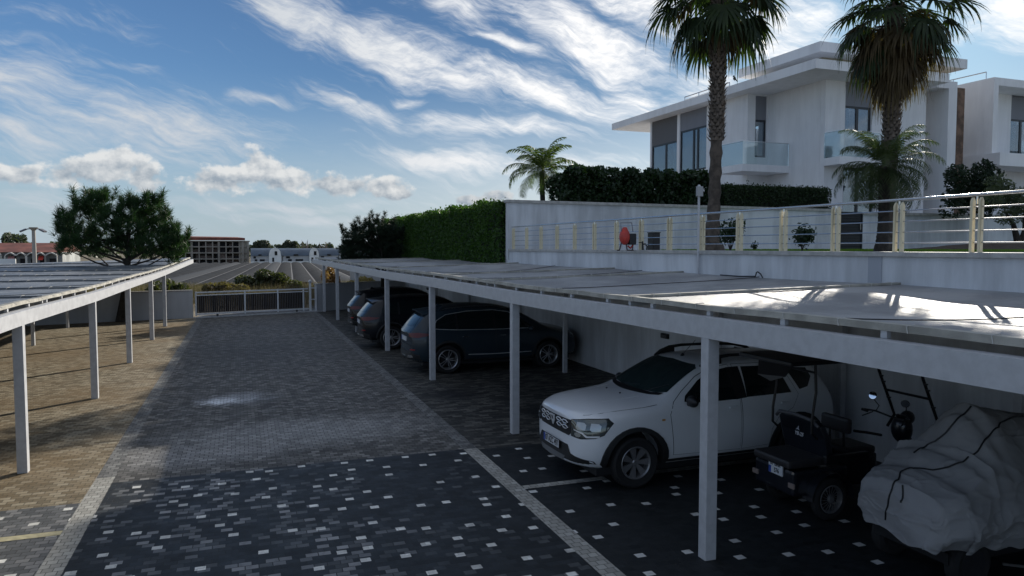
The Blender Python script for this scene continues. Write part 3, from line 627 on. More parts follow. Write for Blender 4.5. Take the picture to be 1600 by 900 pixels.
# second villa at the right edge
H2 = thing('villa', 'second white villa with a balcony at the right edge', 'house', R(44, 32, TZ), RA)
w1 = 27.5; uD = rV(1551, 200, w1).x; zT = rV(1551, 120, w1).z; zTi = rV(1560, 132, w1).z
MB(R).box(uD, w1+.0, TZ-.1, uD+.35, 42, zT-.4).build('wall', HWHITE, H2)
MB(R).box(uD, w1-.002, zT-.4, uD+22, 42, zT).build('roof', HWHITE, H2)
zfl = rV(1580, 242, w1).z; zfb = rV(1580, 262, w1).z; wx = rV(1579, 200, w1+1.5).x; zp0 = rV(1590, 186, w1+1.5).z; zp_ = rV(1590, 147, w1+1.5).z
MB(R).box(uD+.351, w1+1.5, TZ-.1, wx, w1+1.8, zT-.4).build('wall', HWHITE, H2)
MB(R).box(wx, w1+1.6, zp0, wx+3, w1+1.8, zp_).build('facade_panel', GREYP, H2); MB(R).box(wx, w1+1.5, zp_, wx+3, w1+1.8, zT-.4).build('wall', HWHITE, H2)
window(H2, R, wx, wx+3, zfl, zp0, w1+1.65, (.33, .66), 'v'); MB(R).box(wx+3, w1+1.5, TZ-.1, uD+22, w1+1.8, zT-.4).build('wall', HWHITE, H2)
MB(R).box(wx, w1+1.6, TZ-.1, wx+3, w1+1.8, zfl).build('wall', HWHITE, H2)
bb = MB(R).box(uD-.15, w1-.55, zfb, uD+22, w1+1.498, zfl).build('balcony', HWHITE, H2)
MB(R).box(wx-.4, w1-.5, zfl, uD+22, w1-.48, zfl+.85).build('balustrade', BGL, bb); MB(R).box(wx-.4, w1-.52, zfl+.85, uD+22, w1-.46, zfl+.9).build('handrail', CHROME, bb)
b = MB(R); b.tube([(uD+.2, w1+.6, zT+.4), (uD+.2, 36, zT+.4)], .03, 6); b.tube([(uD+.2, w1+3.5, zT+.4), (uD+10, w1+3.5, zT+.4)], .03, 6)
for k in range(5): b.tube([(uD+.2, w1+.6+k*1.9, zT), (uD+.2, w1+.6+k*1.9, zT+.4)], .025, 6)
b.build('roof_railing', CHROME, H2)
# ================================================================== CARPORTS
def clothmat(name, c1, c2, rough):
    m = bpy.data.materials.new(name); m.use_nodes = True; G = NG(m.node_tree); p = m.node_tree.nodes['Principled BSDF']
    t = G.n('ShaderNodeTexCoord'); n = G.noise(t.outputs['Object'], .55, 6, .7); G.l(G.mix(G.smooth(n, .38, .62), c1, c2), p.inputs['Base Color'])
    G.l(G.m('ADD', rough-.08, G.m('MULTIPLY', n, .2)), p.inputs['Roughness']); p.inputs['Specular IOR Level'].default_value = .55
    w = G.n('ShaderNodeTexWave'); G.l(t.outputs['Object'], w.inputs[0]); w.inputs['Scale'].default_value = 28; w.bands_direction = 'X'
    w2 = G.n('ShaderNodeTexWave'); G.l(t.outputs['Object'], w2.inputs[0]); w2.inputs['Scale'].default_value = 28; w2.bands_direction = 'Y'
    h = G.m('ADD', G.m('ADD', w.outputs['Fac'], w2.outputs['Fac']), G.m('MULTIPLY', G.noise(t.outputs['Object'], 4, 5, .6), 3.0))
    b = G.n('ShaderNodeBump'); b.inputs['Strength'].default_value = .35; b.inputs['Distance'].default_value = .006; G.l(h, b.inputs['Height']); G.l(b.outputs[0], p.inputs['Normal'])
    return m
GRIME = 0
CLR = clothmat('roof_cloth', (.22, .22, .225), (.37, .37, .37), .52); CLL = clothmat('roof_cloth_dark', (.13, .145, .165), (.25, .265, .28), .48)
TIEM = mat('old_cream_tube', (.36, .345, .30), .6, var=.22, vscale=3, bump=.2)
ROPE = mat('white_tie', (.50, .49, .46), .7)
def lerp_path(tab, v):
    for (a, x0, z0), (b_, x1, z1) in zip(tab, tab[1:]):
        if v <= b_ or (b_, x1, z1) == tab[-1]:
            t = (v-a)/(b_-a); return x0+(x1-x0)*t, z0+(z1-z0)*t
def carport(label, path, sgn, width, zrear, seams, posts, backposts, cloth, v0, v1_, hb=.21):
    """path: (y, x, z of the beam's under edge) along the front; sgn: which way the roof goes back"""
    T = thing('carport', label, 'carport', (path[1][1], path[1][0], 0))
    F = lambda y: lerp_path(path, y)
    ys = sorted({v0, v1_, *[p[0] for p in path if v0 < p[0] < v1_]})
    bm_ = MB()
    for a, c in zip(ys, ys[1:]):
        (xa, za), (xc, zc) = F(a), F(c); w = .07
        bm_.add([(xa-w, a, za), (xa+w, a, za), (xc+w, c, zc), (xc-w, c, zc), (xa-w, a, za+hb), (xa+w, a, za+hb), (xc+w, c, zc+hb), (xc-w, c, zc+hb)],
                [(0,3,2,1),(4,5,6,7),(0,1,5,4),(1,2,6,5),(2,3,7,6),(3,0,4,7)])
    bm_.build('beam', STEEL, T)
    for y in posts:
        x, z = F(y); MB().box(x-.065, y-.065, 0, x+.065, y+.065, z-.001).build('post', STEEL, T, bev=.006)
    for (x, y) in backposts: MB().box(x-.05, y-.05, 0, x+.05, y+.05, zrear-.12).build('post', STEEL, T, bev=.006)
    # edge tube carrying the cloth, on short brackets
    dv = sgn*.10
    pts = []
    y = v0
    while y < v1_+.01: x, z = F(y); pts.append((x+dv+random.uniform(-.006, .006), y, z+hb+.085+random.uniform(-.006, .006))); y += .55
    t = MB()
    for a, c in zip(pts, pts[1:]): t.bar(a, c, .085, .055)
    t.build('edge_tube', TIEM, T)
    y = v0+.4; br0 = None; TIES = []
    while y < v1_:
        x, z = F(y); p = Vector((x+dv, y, z+hb+.03)); y += 1.1
        if p.y < 0: continue
        if br0 is None: br0 = MB().box(p.x-.02, p.y-.03, p.z-.029, p.x+.02, p.y+.03, p.z+.028).build('bracket', STEEL, T); b0 = p.copy()
        else: o = br0.copy(); C.objects.link(o); o.parent = T; o.location = p-b0
    y = v0+.2
    while y < v1_: x, z = F(y); TIES.append((Vector((x+dv, y, z+hb+.088)), 0)); y += random.uniform(.62, .8)
    # cloth with sag between the seams
    ss = [v0]+[s for s in seams if v0 < s < v1_]+[v1_]
    gy = []
    for a, c in zip(ss, ss[1:]): n = max(4, int((c-a)/.25)); gy += [a+(c-a)*k/n for k in range(n)]
    gy.append(v1_); nx = 26; vs = []
    ph = [random.uniform(0, 6) for _ in range(6)]
    for y in gy:
        for k in range(len(ss)-1):
            if ss[k] <= y <= ss[k+1]: tt = (y-ss[k])/(ss[k+1]-ss[k]); kk = k; break
        x, z = F(y); z += hb+.09
        for i in range(nx+1):
            s = i/nx; sag = .10*math.sin(math.pi*tt)*math.sin(math.pi*min(1, max(0, s*.96+.02)))**.7
            wr = .012*math.sin(3.1*s*width+ph[kk % 6]+y*1.7)*math.sin(y*2.3+ph[(kk+1) % 6])
            xr = x+dv+sgn*s*width(y) if callable(width) else x+dv+sgn*s*width
            vs.append((xr, y, z*(1-s)+zrear*s-sag+wr*math.sin(math.pi*s)))
    n = nx+1; fs = [(j*n+i, j*n+i+1, (j+1)*n+i+1, (j+1)*n+i) for j in range(len(gy)-1) for i in range(nx)]
    me = bpy.data.meshes.new('roof_cloth'); me.from_pydata(vs, [], fs); link(me, 'roof_cloth', cloth, T, True)
    # rafters under the seams and cloth ties over them; a dark cord midway
    for s in seams:
        if not v0 < s < v1_: continue
        x, z = F(s); z += hb+.09
        MB().bar((x+dv, s, z-.05), (x+dv+sgn*width, s, zrear-.05), .06, .08).build('rafter', STEEL, T)
        MB().bar((x+dv, s, z+.018), (x+dv+sgn*width, s, zrear+.018), .075, .03).build('seam_tube', TIEM if sgn > 0 else mat('seam_dark', (.10, .11, .12), .6), T)
        q = .3
        while q < width-.1: a = q/width; TIES.append((Vector((x+dv+sgn*q, s, z*(1-a)+zrear*a+.03)), 1)); q += random.uniform(.34, .42)
    TIES = [t_ for t_ in TIES if t_[0].y > 1]; TIES.sort(key=lambda t_: (t_[0]-EYE).length)
    def lash(b, c, kind):
        k = .052
        P0 = [(-k, 0, -.03), (-k, .012, .026), (k, .03, .03), (k*1.7, .05, .005)] if kind == 0 else [(0, -.07, -.03), (.02, -.05, .012), (.04, .05, .012), (.07, .08, -.03)]
        b.tube([tuple(c+Vector(p)) for p in P0], .0045, 4)
    first = {}
    for c, kind in TIES[:98]:
        if kind not in first: b = MB(); lash(b, c, kind); first[kind] = (b.build('tie', ROPE, T), c)
        else: o = first[kind][0].copy(); C.objects.link(o); o.parent = T; o.location = c-first[kind][1]
    b = MB()
    for c, kind in TIES[98:]: lash(b, c, kind)
    if TIES[98:]: o = b.build('small_ties', ROPE, T); o['kind'] = 'stuff'
    for a, c in zip(ss, ss[1:]):
        if c-a < 3: continue
        t = MB(); pts = []
        for i in range(15):
            s = i/14; y = a+(c-a)*(.5+.12*math.sin(math.pi*s)*(1 if (int(a*7) % 2) else -1)+.05*s); x, z = F(y); z += hb+.09
            tt = (y-a)/(c-a); sag = .10*math.sin(math.pi*tt)*math.sin(math.pi*min(1, max(0, s*.96+.02)))**.7
            pts.append((x+dv+sgn*s*width, y, z*(1-s)+zrear*s-sag+.016))
        t.tube(pts, .0065, 5); t.build('cord', BLACK, T)
    return T
def Rxy(u, v): p = R(u, v); return p.x, p.y
# front line of the right carport, measured at its posts
Rp = []
for (x, y, yb) in ((1600, 3.06, 618), (1107, 6.3, 529), (804, 11.9, 473.5), (677, 17.4, 446.5), (608, 22.5, 434)):
    pass
def Rline(y): return 4.55-.0166*y
rp = [(-6.0, Rline(-6), 2.28)]
for (x, yy, py) in ((1600, 3.1, 618), (1107, 6.3, 529), (804, 11.75, 474.5), (677, 17.35, 447.5), (608, 22.6, 435.5)):
    q = gY(x, py, yy); rp.append((yy, Rline(yy), q.z))
q = gY(490, 411, 42); rp.append((42.0, q.x, q.z))
CR = carport('long white carport on the right with a sagging grey cloth roof', rp, 1, 4.42, 2.66, [2.6, 8.15, 13.6, 16.6, 23.2, 29, 35], [6.35, 11.85, 17.35, 22.75, 28.2, 33.2, 37.7], [Rxy(7.98, 17.1), Rxy(8.9, 6.1), Rxy(8.9, 8.9), Rxy(8.9, 12), Rxy(8.9, 22.7), Rxy(8.9, 28), Rxy(8.9, 33)], CLR, -6.0, 42)
lp = [(-6.0, -2.97, 2.08)]
for (x, yy, py) in ((45, 12.15, 507.5), (151, 17.7, 471), (203, 22.8, 450.5), (236, 28.2, 438), (257, 32.8, 430)):
    q = gY(x, py, yy); lp.append((yy, -2.98, q.z))
q = gY(300, 411, 42); lp.append((42.0, q.x, q.z))
CL_ = carport('long white carport on the left with a dark cloth roof', lp, -1, 9.0, 2.36, [2, 8, 14, 17.5, 21, 25, 29.5, 34.5, 38], [1.2, 6.6, 12.15, 17.65, 22.8, 28.25, 32.85], [(-6.56, 33.6), (-6.44, 27.9), (-6.5, 22.3), (-6.5, 16.7), (-6.5, 11.2), (-11.4, 28), (-11.4, 22.5), (-11.4, 17)], CLL, -6.0, 42, .2)
# ================================================================== VEGETATION
BARK = mat('bark', (.085, .068, .054), .9, var=.4, vscale=6, bump=.8, bscale=18)
DBARK = mat('dark_bark', (.035, .028, .022), .9, var=.4, vscale=8, bump=.8, bscale=22)
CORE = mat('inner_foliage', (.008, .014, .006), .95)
L_PINE = leafmat('pine_needles', (.012, .034, .013), (.035, .078, .024), 1.2, .25)
L_DARK = leafmat('dark_leaves', (.008, .018, .009), (.022, .042, .018), .9, .15)
L_HEDGE = leafmat('hedge_leaves', (.024, .062, .011), (.062, .125, .024), .8, .36)
L_HEDGE2 = leafmat('box_hedge_leaves', (.012, .028, .010), (.03, .055, .018), .8, .2)
L_SHRUB = leafmat('shrub_leaves', (.010, .026, .012), (.03, .055, .022), .9, .25, .4)
L_OLIVE = leafmat('olive_leaves', (.045, .06, .035), (.11, .13, .08), 1.2, .3)
L_PALM = leafmat('palm_green', (.012, .026, .010), (.035, .055, .018), 1.5, .3)
L_DEAD = leafmat('palm_dead', (.045, .032, .018), (.13, .095, .05), 1.2, .3, .7)
L_FEATHER = leafmat('feather_palm', (.03, .055, .015), (.10, .13, .04), 1.5, .4)
def strip(c, w):
    """ribbon quads along centre line points c (k x 3) with half-width vectors w (k x 3)"""
    return [np.stack([c[i]-w[i], c[i]+w[i], c[i+1]+w[i+1], c[i+1]-w[i+1]]) for i in range(len(c)-1)]
def unit(a): return a/(np.linalg.norm(a)+1e-9)
def fan_frond(org, az_, elev, pet, rad, droop, n=24, rg=rng, w=.022, split=.0):
    """a fan leaf: arching stalk and a pleated fan whose tips hang"""
    d0 = np.array([math.cos(az_)*math.cos(elev), math.sin(az_)*math.cos(elev), math.sin(elev)])
    out = []; side = unit(np.cross(d0, [0, 0, 1.0])) if abs(d0[2]) < .98 else np.array([1., 0, 0])
    pts = [org + d0*pet*t + np.array([0, 0, -.22*pet*t*t]) for t in (0, .35, .7, 1.0)]
    out += strip(pts, [side*.022, side*.018, side*.014, side*.012])
    up = unit(np.cross(side, d0)); out += strip(pts, [up*.014]*4)
    hub = pts[-1]; ax = unit(pts[-1]-pts[-2]); up = unit(np.cross(side, ax))
    for k in range(n):
        a = (k/(n-1)-.5)*math.radians(210)+rg.normal()*.03; bdir = ax*math.cos(a)+side*math.sin(a)
        L = rad*(.72+.28*math.cos(a*.8))*rg.uniform(.85, 1.08); c = [hub]
        fold = up*.12*L*(1 if k % 2 else -1)*.3; dr = droop*rg.uniform(.55, 1.25)
        for t in (.35, .62, .82, 1.0): c.append(hub + bdir*L*t*(1-.25*dr*t*t) + fold*t + np.array([0, 0, -dr*L*.75*max(0, t-.25)**1.7]))
        ws = unit(np.cross(bdir, up))
        out += strip(c, [ws*.008, ws*w*2.3, ws*w*1.9, ws*w*.8, ws*.003])
    return out
def palm_trunk(name, org, top, r0, r1, parent, m, boots=True, z_boot=.25, rg=rng):
    org = np.array(org); top = np.array(top); H_ = top[2]-org[2]; k = 40; b = MB()
    pts = []; rs = []
    for i in range(k+1):
        t = i/k; p = org+(top-org)*t + np.array([.04*math.sin(t*5), .03*math.sin(t*4+1), 0]); pts.append(tuple(p))
        rs.append(r1+(r0-r1)*math.exp(-t*H_/.38)+ (0.02*math.sin(i*2.2) if boots else .008*math.sin(i*2.9)))
    b.tube(pts, rs, 18)
    o = b.build('trunk', m, parent, True)
    if boots:
        V = []; zb = z_boot; kk = 0
        while zb < 1.0:
            p = org+(top-org)*zb + np.array([.04*math.sin(zb*5), .03*math.sin(zb*4+1), 0]); r = r1+.01
            for j in range(9):
                a = 2*math.pi*(j+.5*(kk % 2))/9+rg.normal()*.07; d = np.array([math.cos(a), math.sin(a), 0]); s = np.array([-math.sin(a), math.cos(a), 0])
                h = .13*rg.uniform(.8, 1.2); o1 = .05*rg.uniform(.6, 1.6)*(0.6+zb*.7)
                A = p+d*r*.93; tip = A+d*(.035+o1)+np.array([0, 0, h])
                V.append(np.stack([A-s*.075, A+d*.03, tip+s*.018, tip-s*.018])); V.append(np.stack([A+s*.075, A+d*.03, tip-s*.018, tip+s*.018]))
                V.append(np.stack([A-s*.075, tip-s*.018, tip+s*.018, A+s*.075]))
            zb += .088/H_; kk += 1
        quads('leaf_bases', V, mat('leaf_base_bark', (.17, .14, .115), .9, var=.35, vscale=7), parent)
def fan_palm(label, u, v, ztop, hskirt, rt_, r0, crown_r, seed, ngreen=44, ndead=60, low=-105):
    rg = np.random.default_rng(seed); p = R(u, v, TZ-.02)
    T = thing('palm_tree', label, 'palm tree', p)
    top = np.array([p.x+.12, p.y, ztop]); palm_trunk('trunk', p, top, r0, rt_, T, BARK if 1 else None, True, .42, rg)
    q = []
    for i in range(ngreen):
        az_ = i*2.39996+rg.normal()*.15; e = math.radians(78+low*(i/ngreen)**.9+rg.normal()*9)
        q += fan_frond(top+np.array([0, 0, .12]), az_, e, crown_r*.60*rg.uniform(.8, 1.15), crown_r*.47*rg.uniform(.85, 1.2), (.55+.95*(i/ngreen))*rg.uniform(.7, 1.2), 24, rg, w=.018)
    quads('fronds', q, L_PALM, T)
    q = []
    for i in range(ndead):
        az_ = i*2.39996+rg.normal()*.2; f = i/ndead; e = math.radians(-8-66*f+rg.normal()*11)
        o_ = top+np.array([0, 0, .0-hskirt*.42*f]); q += fan_frond(o_, az_, e, crown_r*(.50-.22*f)*rg.uniform(.75, 1.15), crown_r*.44*rg.uniform(.7, 1.2), rg.uniform(1.0, 1.9), 20, rg, w=.015)
    quads('dead_fronds', q, L_DEAD, T)
    return T
def feather_frond(org, az_, elev, L, curl, rg, nl=34, leaf=.32, w=.012):
    d = np.array([math.cos(az_), math.sin(az_), 0]); s = np.array([-math.sin(az_), math.cos(az_), 0]); pts = []
    for i in range(13):
        t = i/12; a = elev - curl*t*t*1.1; pts.append(a)
    P = [org]; 
    for i in range(12): P.append(P[-1]+(d*math.cos(pts[i])+np.array([0, 0, math.sin(pts[i])]))*L/12)
    out = strip(P, [s*.014*(1-.8*i/12) for i in range(13)]); n = len(P)
    for k in range(nl):
        t = .14+.86*k/nl; f = t*12; i = min(11, int(f)); c = P[i]+(P[i+1]-P[i])*(f-i); ax = unit(P[i+1]-P[i]); up = unit(np.cross(s, ax))
        l = leaf*(math.sin(math.pi*min(1, t*.9+.08))**.6)*rg.uniform(.85, 1.1)
        for sg in (-1, 1):
            dr = unit(ax*.65+s*sg*.9+up*.25+rg.normal(size=3)*.08); c1 = c+dr*l*.55; c2 = c+dr*l*.98+np.array([0, 0, -l*.28])
            out += strip([c, c1, c2], [ax*w, ax*w*.9, ax*.002])
    return out
def feather_palm(label, u, v, base_z, crown_z, n, L, seed, r=.1, elev0=82, elev1=-35, m=None, name='palm_tree', leaf=.34, w=.012):
    rg = np.random.default_rng(seed); p = R(u, v, base_z); T = thing(name, label, 'palm tree', p)
    top = np.array([p.x, p.y, crown_z]); palm_trunk('trunk', p, top, r*1.35, r, T, DBARK, False)
    q = []
    for i in range(n):
        e = math.radians(elev0+(elev1-elev0)*(i/n)+rg.normal()*6); q += feather_frond(top, i*2.39996+rg.normal()*.2, e, L*rg.uniform(.85, 1.1), 1.5+.5*(i/n), rg, leaf=leaf, w=w)
    quads('fronds', q, m or L_FEATHER, T); return T
def foliage_cloud(centres, n_per, size, rg, asp=1.8):
    P = []
    for (x, y, z, rx, ry, rz) in centres:
        m_ = int(n_per*rx*ry*rz**.5*2.2)+20; d = rg.normal(size=(m_, 3)); d /= np.linalg.norm(d, axis=1, keepdims=True); rr = rg.uniform(.35, 1.08, size=(m_, 1))**.5
        P.append(np.array([x, y, z])+d*rr*np.array([rx, ry, rz]))
    P = np.concatenate(P); return leaves(P, size, asp, rg)
def hedge(label, F, u0, v0, u1, v1_, z0, z1, m, n, size, seed, name='hedge', top_bump=.05, group=None):
    rg = np.random.default_rng(seed); c = F((u0+u1)/2, (v0+v1_)/2, z0); T = thing(name, label, 'hedge', c, 0, group)
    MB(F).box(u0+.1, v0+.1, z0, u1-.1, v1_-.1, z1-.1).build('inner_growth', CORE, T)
    A = [(v1_-v0)*(z1-z0), (u1-u0)*(z1-z0), (u1-u0)*(v1_-v0)]; tot = 2*A[0]+2*A[1]+A[2]*1.3; P = []
    for (a, k) in ((A[0], 0), (A[0], 1), (A[1], 2), (A[1], 3), (A[2]*1.3, 4)):
        m_ = int(n*a/tot); s = rg.uniform(size=(m_, 2)); dep = rg.exponential(.05, size=m_)-.03
        if k < 2: x = np.where(k == 0, u0+dep, u1-dep); y = v0+s[:, 0]*(v1_-v0); z = z0+s[:, 1]*(z1-z0)
        elif k < 4: y = np.where(k == 2, v0+dep, v1_-dep); x = u0+s[:, 0]*(u1-u0); z = z0+s[:, 1]*(z1-z0)
        else: x = u0+s[:, 0]*(u1-u0); y = v0+s[:, 1]*(v1_-v0); z = z1-dep+top_bump*(np.sin(x*5+y*3.1)*.4+np.sin(y*1.7)*.6)+rg.exponential(.03, m_)
        P.append(np.stack([x, y, z], 1))
    P = np.concatenate(P); w = np.array([list(F(*q)) for q in P]) if F else P
    quads('foliage', leaves(w, size, 1.9, rg), m, T); return T
# clipped tall hedge running away along the lane
hv1 = rU(617, 345, 8.85).y; hz0 = rU(794, 311, 8.85).z; hz1 = rU(617, 345, 8.85).z
hedge('tall clipped bright green hedge beyond the white garden wall corner', R, 8.8, 24.28, 10.0, 45.5, 2.45, (hz0+hz1)/2, L_HEDGE, 62000, .055, 11, top_bump=.13)
# box hedge on the garden wall
hb0, hb1 = rV(1122, 300, VB+1.2).x, rV(1285, 300, VB+1.2).x
hedge('low dark clipped hedge above the garden wall in front of the villa', R, hb0, VB+.7, hb1, VB+1.7, 3.4, rV(1200, 293, VB+.9).z, L_HEDGE2, 26000, .045, 12, top_bump=.03)
# shrub row
def shrub_row():
    rg = np.random.default_rng(5); x0, x1 = rV(870, 300, VB+1).x, rV(1104, 300, VB+1).x; T = thing('shrub_row', 'dark leafy shrub hedge with loose shoots above the garden wall, left of the first palm', 'shrub', R((x0+x1)/2, VB+1, TZ))
    cs = []; 
    for i in range(30):
        u = x0+(x1-x0)*(i+.5)/30; zt_ = rV(870+(1104-870)*(i+.5)/30, 274+9*math.sin(i*1.7)-7*math.sin(i*.45)+rg.normal()*5, VB+1).z
        for z in np.arange(4.2, zt_-.1, .42): cs.append((u+rg.normal()*.1, VB+1+rg.normal()*.15, z, .38, .6, .34))
        cs.append((u, VB+1, zt_-.22, .3, .45, .25))
    w = [(*R(c[0], c[1], c[2]), c[3], c[4], c[5]) for c in cs]
    quads('foliage', foliage_cloud(w, 900, .09, rg, 1.9), L_SHRUB, T)
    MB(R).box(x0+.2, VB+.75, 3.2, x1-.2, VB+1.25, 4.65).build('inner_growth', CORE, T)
    V = []
    for i in range(40):
        u = rg.uniform(x0+2.0, x1-.5); z = 5.35+rg.uniform(-.2, .15); h = rg.uniform(.2, .55); c = np.array(R(u, VB+1, z)); t = c+np.array([rg.normal()*.08, 0, h])
        V += strip([c, t], [np.array([.006, 0, 0]), np.array([.003, 0, 0])]); P = c+(t-c)*rg.uniform(.2, 1.1, (16, 1))+rg.normal(size=(16, 3))*.035; V += list(leaves(P, .06, 1.9, rg))
    quads('shoots', V, L_SHRUB, T)
shrub_row()
fan_palm('tall fan palm left of the villa, its trunk rising before the garden wall', 11.62, 16.0, 9.85, 1.0, .15, .36, 2.0, 21, 44, 5, -138)
fan_palm('tall fan palm with a brown skirt of dead fronds, in front of the villa balcony', rV(1384, 388, 15.5).x, 15.5, rV(1392, 12, 15.5).z, 2.5, .19, .30, 2.2, 22, 40, 52, -118)
q = rV(1382, 262, 14.4)
feather_palm('young drooping feather palm at the foot of the brown skirted palm', q.x, 14.4, TZ, q.z+.05, 54, 1.5, 31, .13, 70, -50, leafmat('young_palm', (.025, .045, .02), (.075, .095, .04), 1.5, .35), leaf=.34, w=.010)
q = rV(848, 268, VB+2.6)
feather_palm('small feathery palm against the sky above the garden wall corner', q.x, VB+2.6, TZ, q.z, 30, 1.7, 33, .1, 80, -15, L_FEATHER, leaf=.42, w=.016)
def small_shrub(label, px, v, h, w, seed, n=360, m=None, size=.055):
    rg = np.random.default_rng(seed); u = rV(px, 390, v).x; p = R(u, v, TZ); T = thing('small_shrub', label, 'shrub', p); b = MB()
    V = []
    for i in range(9):
        a = rg.uniform(0, 6.28); t = np.array([p.x+math.cos(a)*w*.8, p.y+math.sin(a)*w*.8, p.z+h*rg.uniform(.6, 1.05)]); b.tube([p, tuple((np.array(p)*.5+t*.5)+np.array([0, 0, .05])), tuple(t)], [.01, .007, .003], 5)
        c0 = np.array(p)*.45+t*.55; P = c0+(t-c0)*rg.uniform(0, 1, (n//9, 1))+rg.normal(size=(n//9, 3))*w*.28; V.append(leaves(P, size, 2.0, rg))
    b.build('stem', DBARK, T); quads('foliage', np.concatenate(V), m or L_SHRUB, T)
small_shrub('small leafy shrub just right of the first palm trunk', 1141, 14.5, .72, .28, 41, 420)
small_shrub('small round shrub before the garden wall between the palms', 1253, 15.5, .62, .26, 42, 480)
small_shrub('tiny weed sprouting before the garden wall', 1178, 19, .26, .12, 43, 60)
# dark bush and olive at the right
def bush(label, cs, m, n, size, seed, name='bush', trunk=None, cat='bush', asp=1.8, base=None):
    rg = np.random.default_rng(seed); T = thing(name, label, cat, base or (cs[0][0], cs[0][1], TZ))
    if trunk:
        b = MB()
        for t in trunk: b.tube(t[0], t[1], 8)
        b.build('trunk', DBARK, T, True)
    quads('crown', foliage_cloud(cs, n, size, rg, asp), m, T); return T
cs = []
rg = np.random.default_rng(3)
for i in range(26):
    x = rg.uniform(1488, 1556); y = rg.uniform(256, 330); k = 1 if y > 285 else .6
    if y < 268 and (x < 1500): continue
    q = rV(x, y, 22.3+rg.uniform(0, 1)); k *= rg.uniform(.45, 1.0); cs.append((*R(q.x, q.y, q.z), .62*k+.1, .5, .5*k+.1))
bush('dark rounded bush between the two villas behind the railing', cs, L_DARK, 620, .085, 51, base=tuple(R(rV(1520, 380, 22.6).x, 22.6, TZ)))
cs = []
for i in range(34):
    x = rg.uniform(1545, 1690); y = rg.uniform(272, 345); q = rV(x, y, 19.5+rg.uniform(-.8, .8)); cs.append((*R(q.x, q.y, q.z), .42, .42, .32))
q0 = rV(1592, 384, 19.3); q1 = rV(1583, 350, 19.3); q2_ = rV(1600, 335, 19.4); q3 = rV(1570, 330, 19.2); q4 = rV(1625, 335, 19.3)
tr = [([R(*q0), R(*q1), R(*q3)], [.14, .08, .04]), ([R(q0.x+.05, q0.y, q0.z), R((q0.x+q2_.x)/2+.1, 19.3, (q0.z+q2_.z)/2), R(*q2_)], [.12, .08, .04]), ([R(q0.x+.1, q0.y, q0.z), R(*q4)], [.1, .04])]
bush('gnarled grey green olive tree at the right edge behind the railing', cs, L_OLIVE, 700, .055, 52, 'olive_tree', tr, 'tree', 2.6, base=tuple(R(*q0)))
# mulch mound under the olive
b = MB(); gx, gy = 26, 12; vs = []; c0 = R(q0.x+1, 19.3, 0)
for j in range(gy):
    for i in range(gx):
        a = i/(gx-1)*2-1; c = j/(gy-1)*2-1; h = max(0, 1-a*a)**1*max(0, 1-c*c)*.34; vs.append((c0.x+a*5.2, c0.y+c*2.2, TZ+.005+h+random.uniform(0, .03)*(h > 0)))
b.add(vs, [(j*gx+i, j*gx+i+1, (j+1)*gx+i+1, (j+1)*gx+i) for j in range(gy-1) for i in range(gx-1)]); struct(b.build('mulch_bed', mat('mulch', (.07, .05, .035), .95, var=.4, vscale=8, bump=.9, bscale=30), None, True))
# ------------------------------------------------------------------ trees by the far wall
def conifer(label, base, trunk_top, blobs, m, n_tufts, needle, seed, name, lean=(0, 0), per=22, r0=.16, leaders=0):
    rg = np.random.default_rng(seed); T = thing(name, label, 'tree', base); b = MB(); base = np.array(base); tt = np.array(trunk_top)
    b.tube([tuple(base+(tt-base)*t+np.array([.12*math.sin(t*3), 0, 0])) for t in np.linspace(0, 1, 9)], [r0*(1-.75*t) for t in np.linspace(0, 1, 9)], 10)
    P = []
    for (x, y, z, rx, ry, rz) in blobs:
        c = np.array([x, y, z]); t = np.clip((z-.9-base[2])/(tt[2]-base[2]), .25, .95); s = base+(tt-base)*t; mid = (s+c)/2+np.array([0, 0, -.1])
        b.tube([tuple(s), tuple(mid), tuple(c)], [.05, .035, .015], 6)
        k = max(6, int(n_tufts*rx*ry*rz)); d = rg.normal(size=(k, 3)); d /= np.linalg.norm(d, axis=1, keepdims=True); P.append(c+d*rg.uniform(.3, 1, (k, 1))**.6*np.array([rx, ry, rz]))
        if leaders:
            for _ in range(leaders):
                a = rg.uniform(0, 6.28); q = c+np.array([math.cos(a)*rx*.8, math.sin(a)*ry*.8, rz*.5])*rg.uniform(.2, 1); L_ = rg.uniform(.25, .6)
                P.append(q+np.array([math.cos(a)*.3, math.sin(a)*.3, 1.0])*L_*np.linspace(.2, 1, 7)[:, None]+rg.normal(size=(7, 3))*.02)
    b.build('trunk', DBARK, T, True); P = np.concatenate(P); N = len(P)
    d = rg.normal(size=(N, per, 3)); d[:, :, 2] = np.abs(d[:, :, 2])*1.1+.25; d /= np.linalg.norm(d, axis=2, keepdims=True)
    L = needle*rg.uniform(.7, 1.25, (N, per, 1)); s = np.cross(d, rg.normal(size=(N, per, 3))); s /= np.linalg.norm(s, axis=2, keepdims=True); s *= .009
    o_ = P[:, None, :]+rg.normal(size=(N, per, 3))*.03; V = np.stack([o_-s, o_+s, o_+d*L+s*.4, o_+d*L-s*.4], 2).reshape(-1, 4, 3)
    quads('crown', V, m, T); return T
pb = []
PY = 35.0
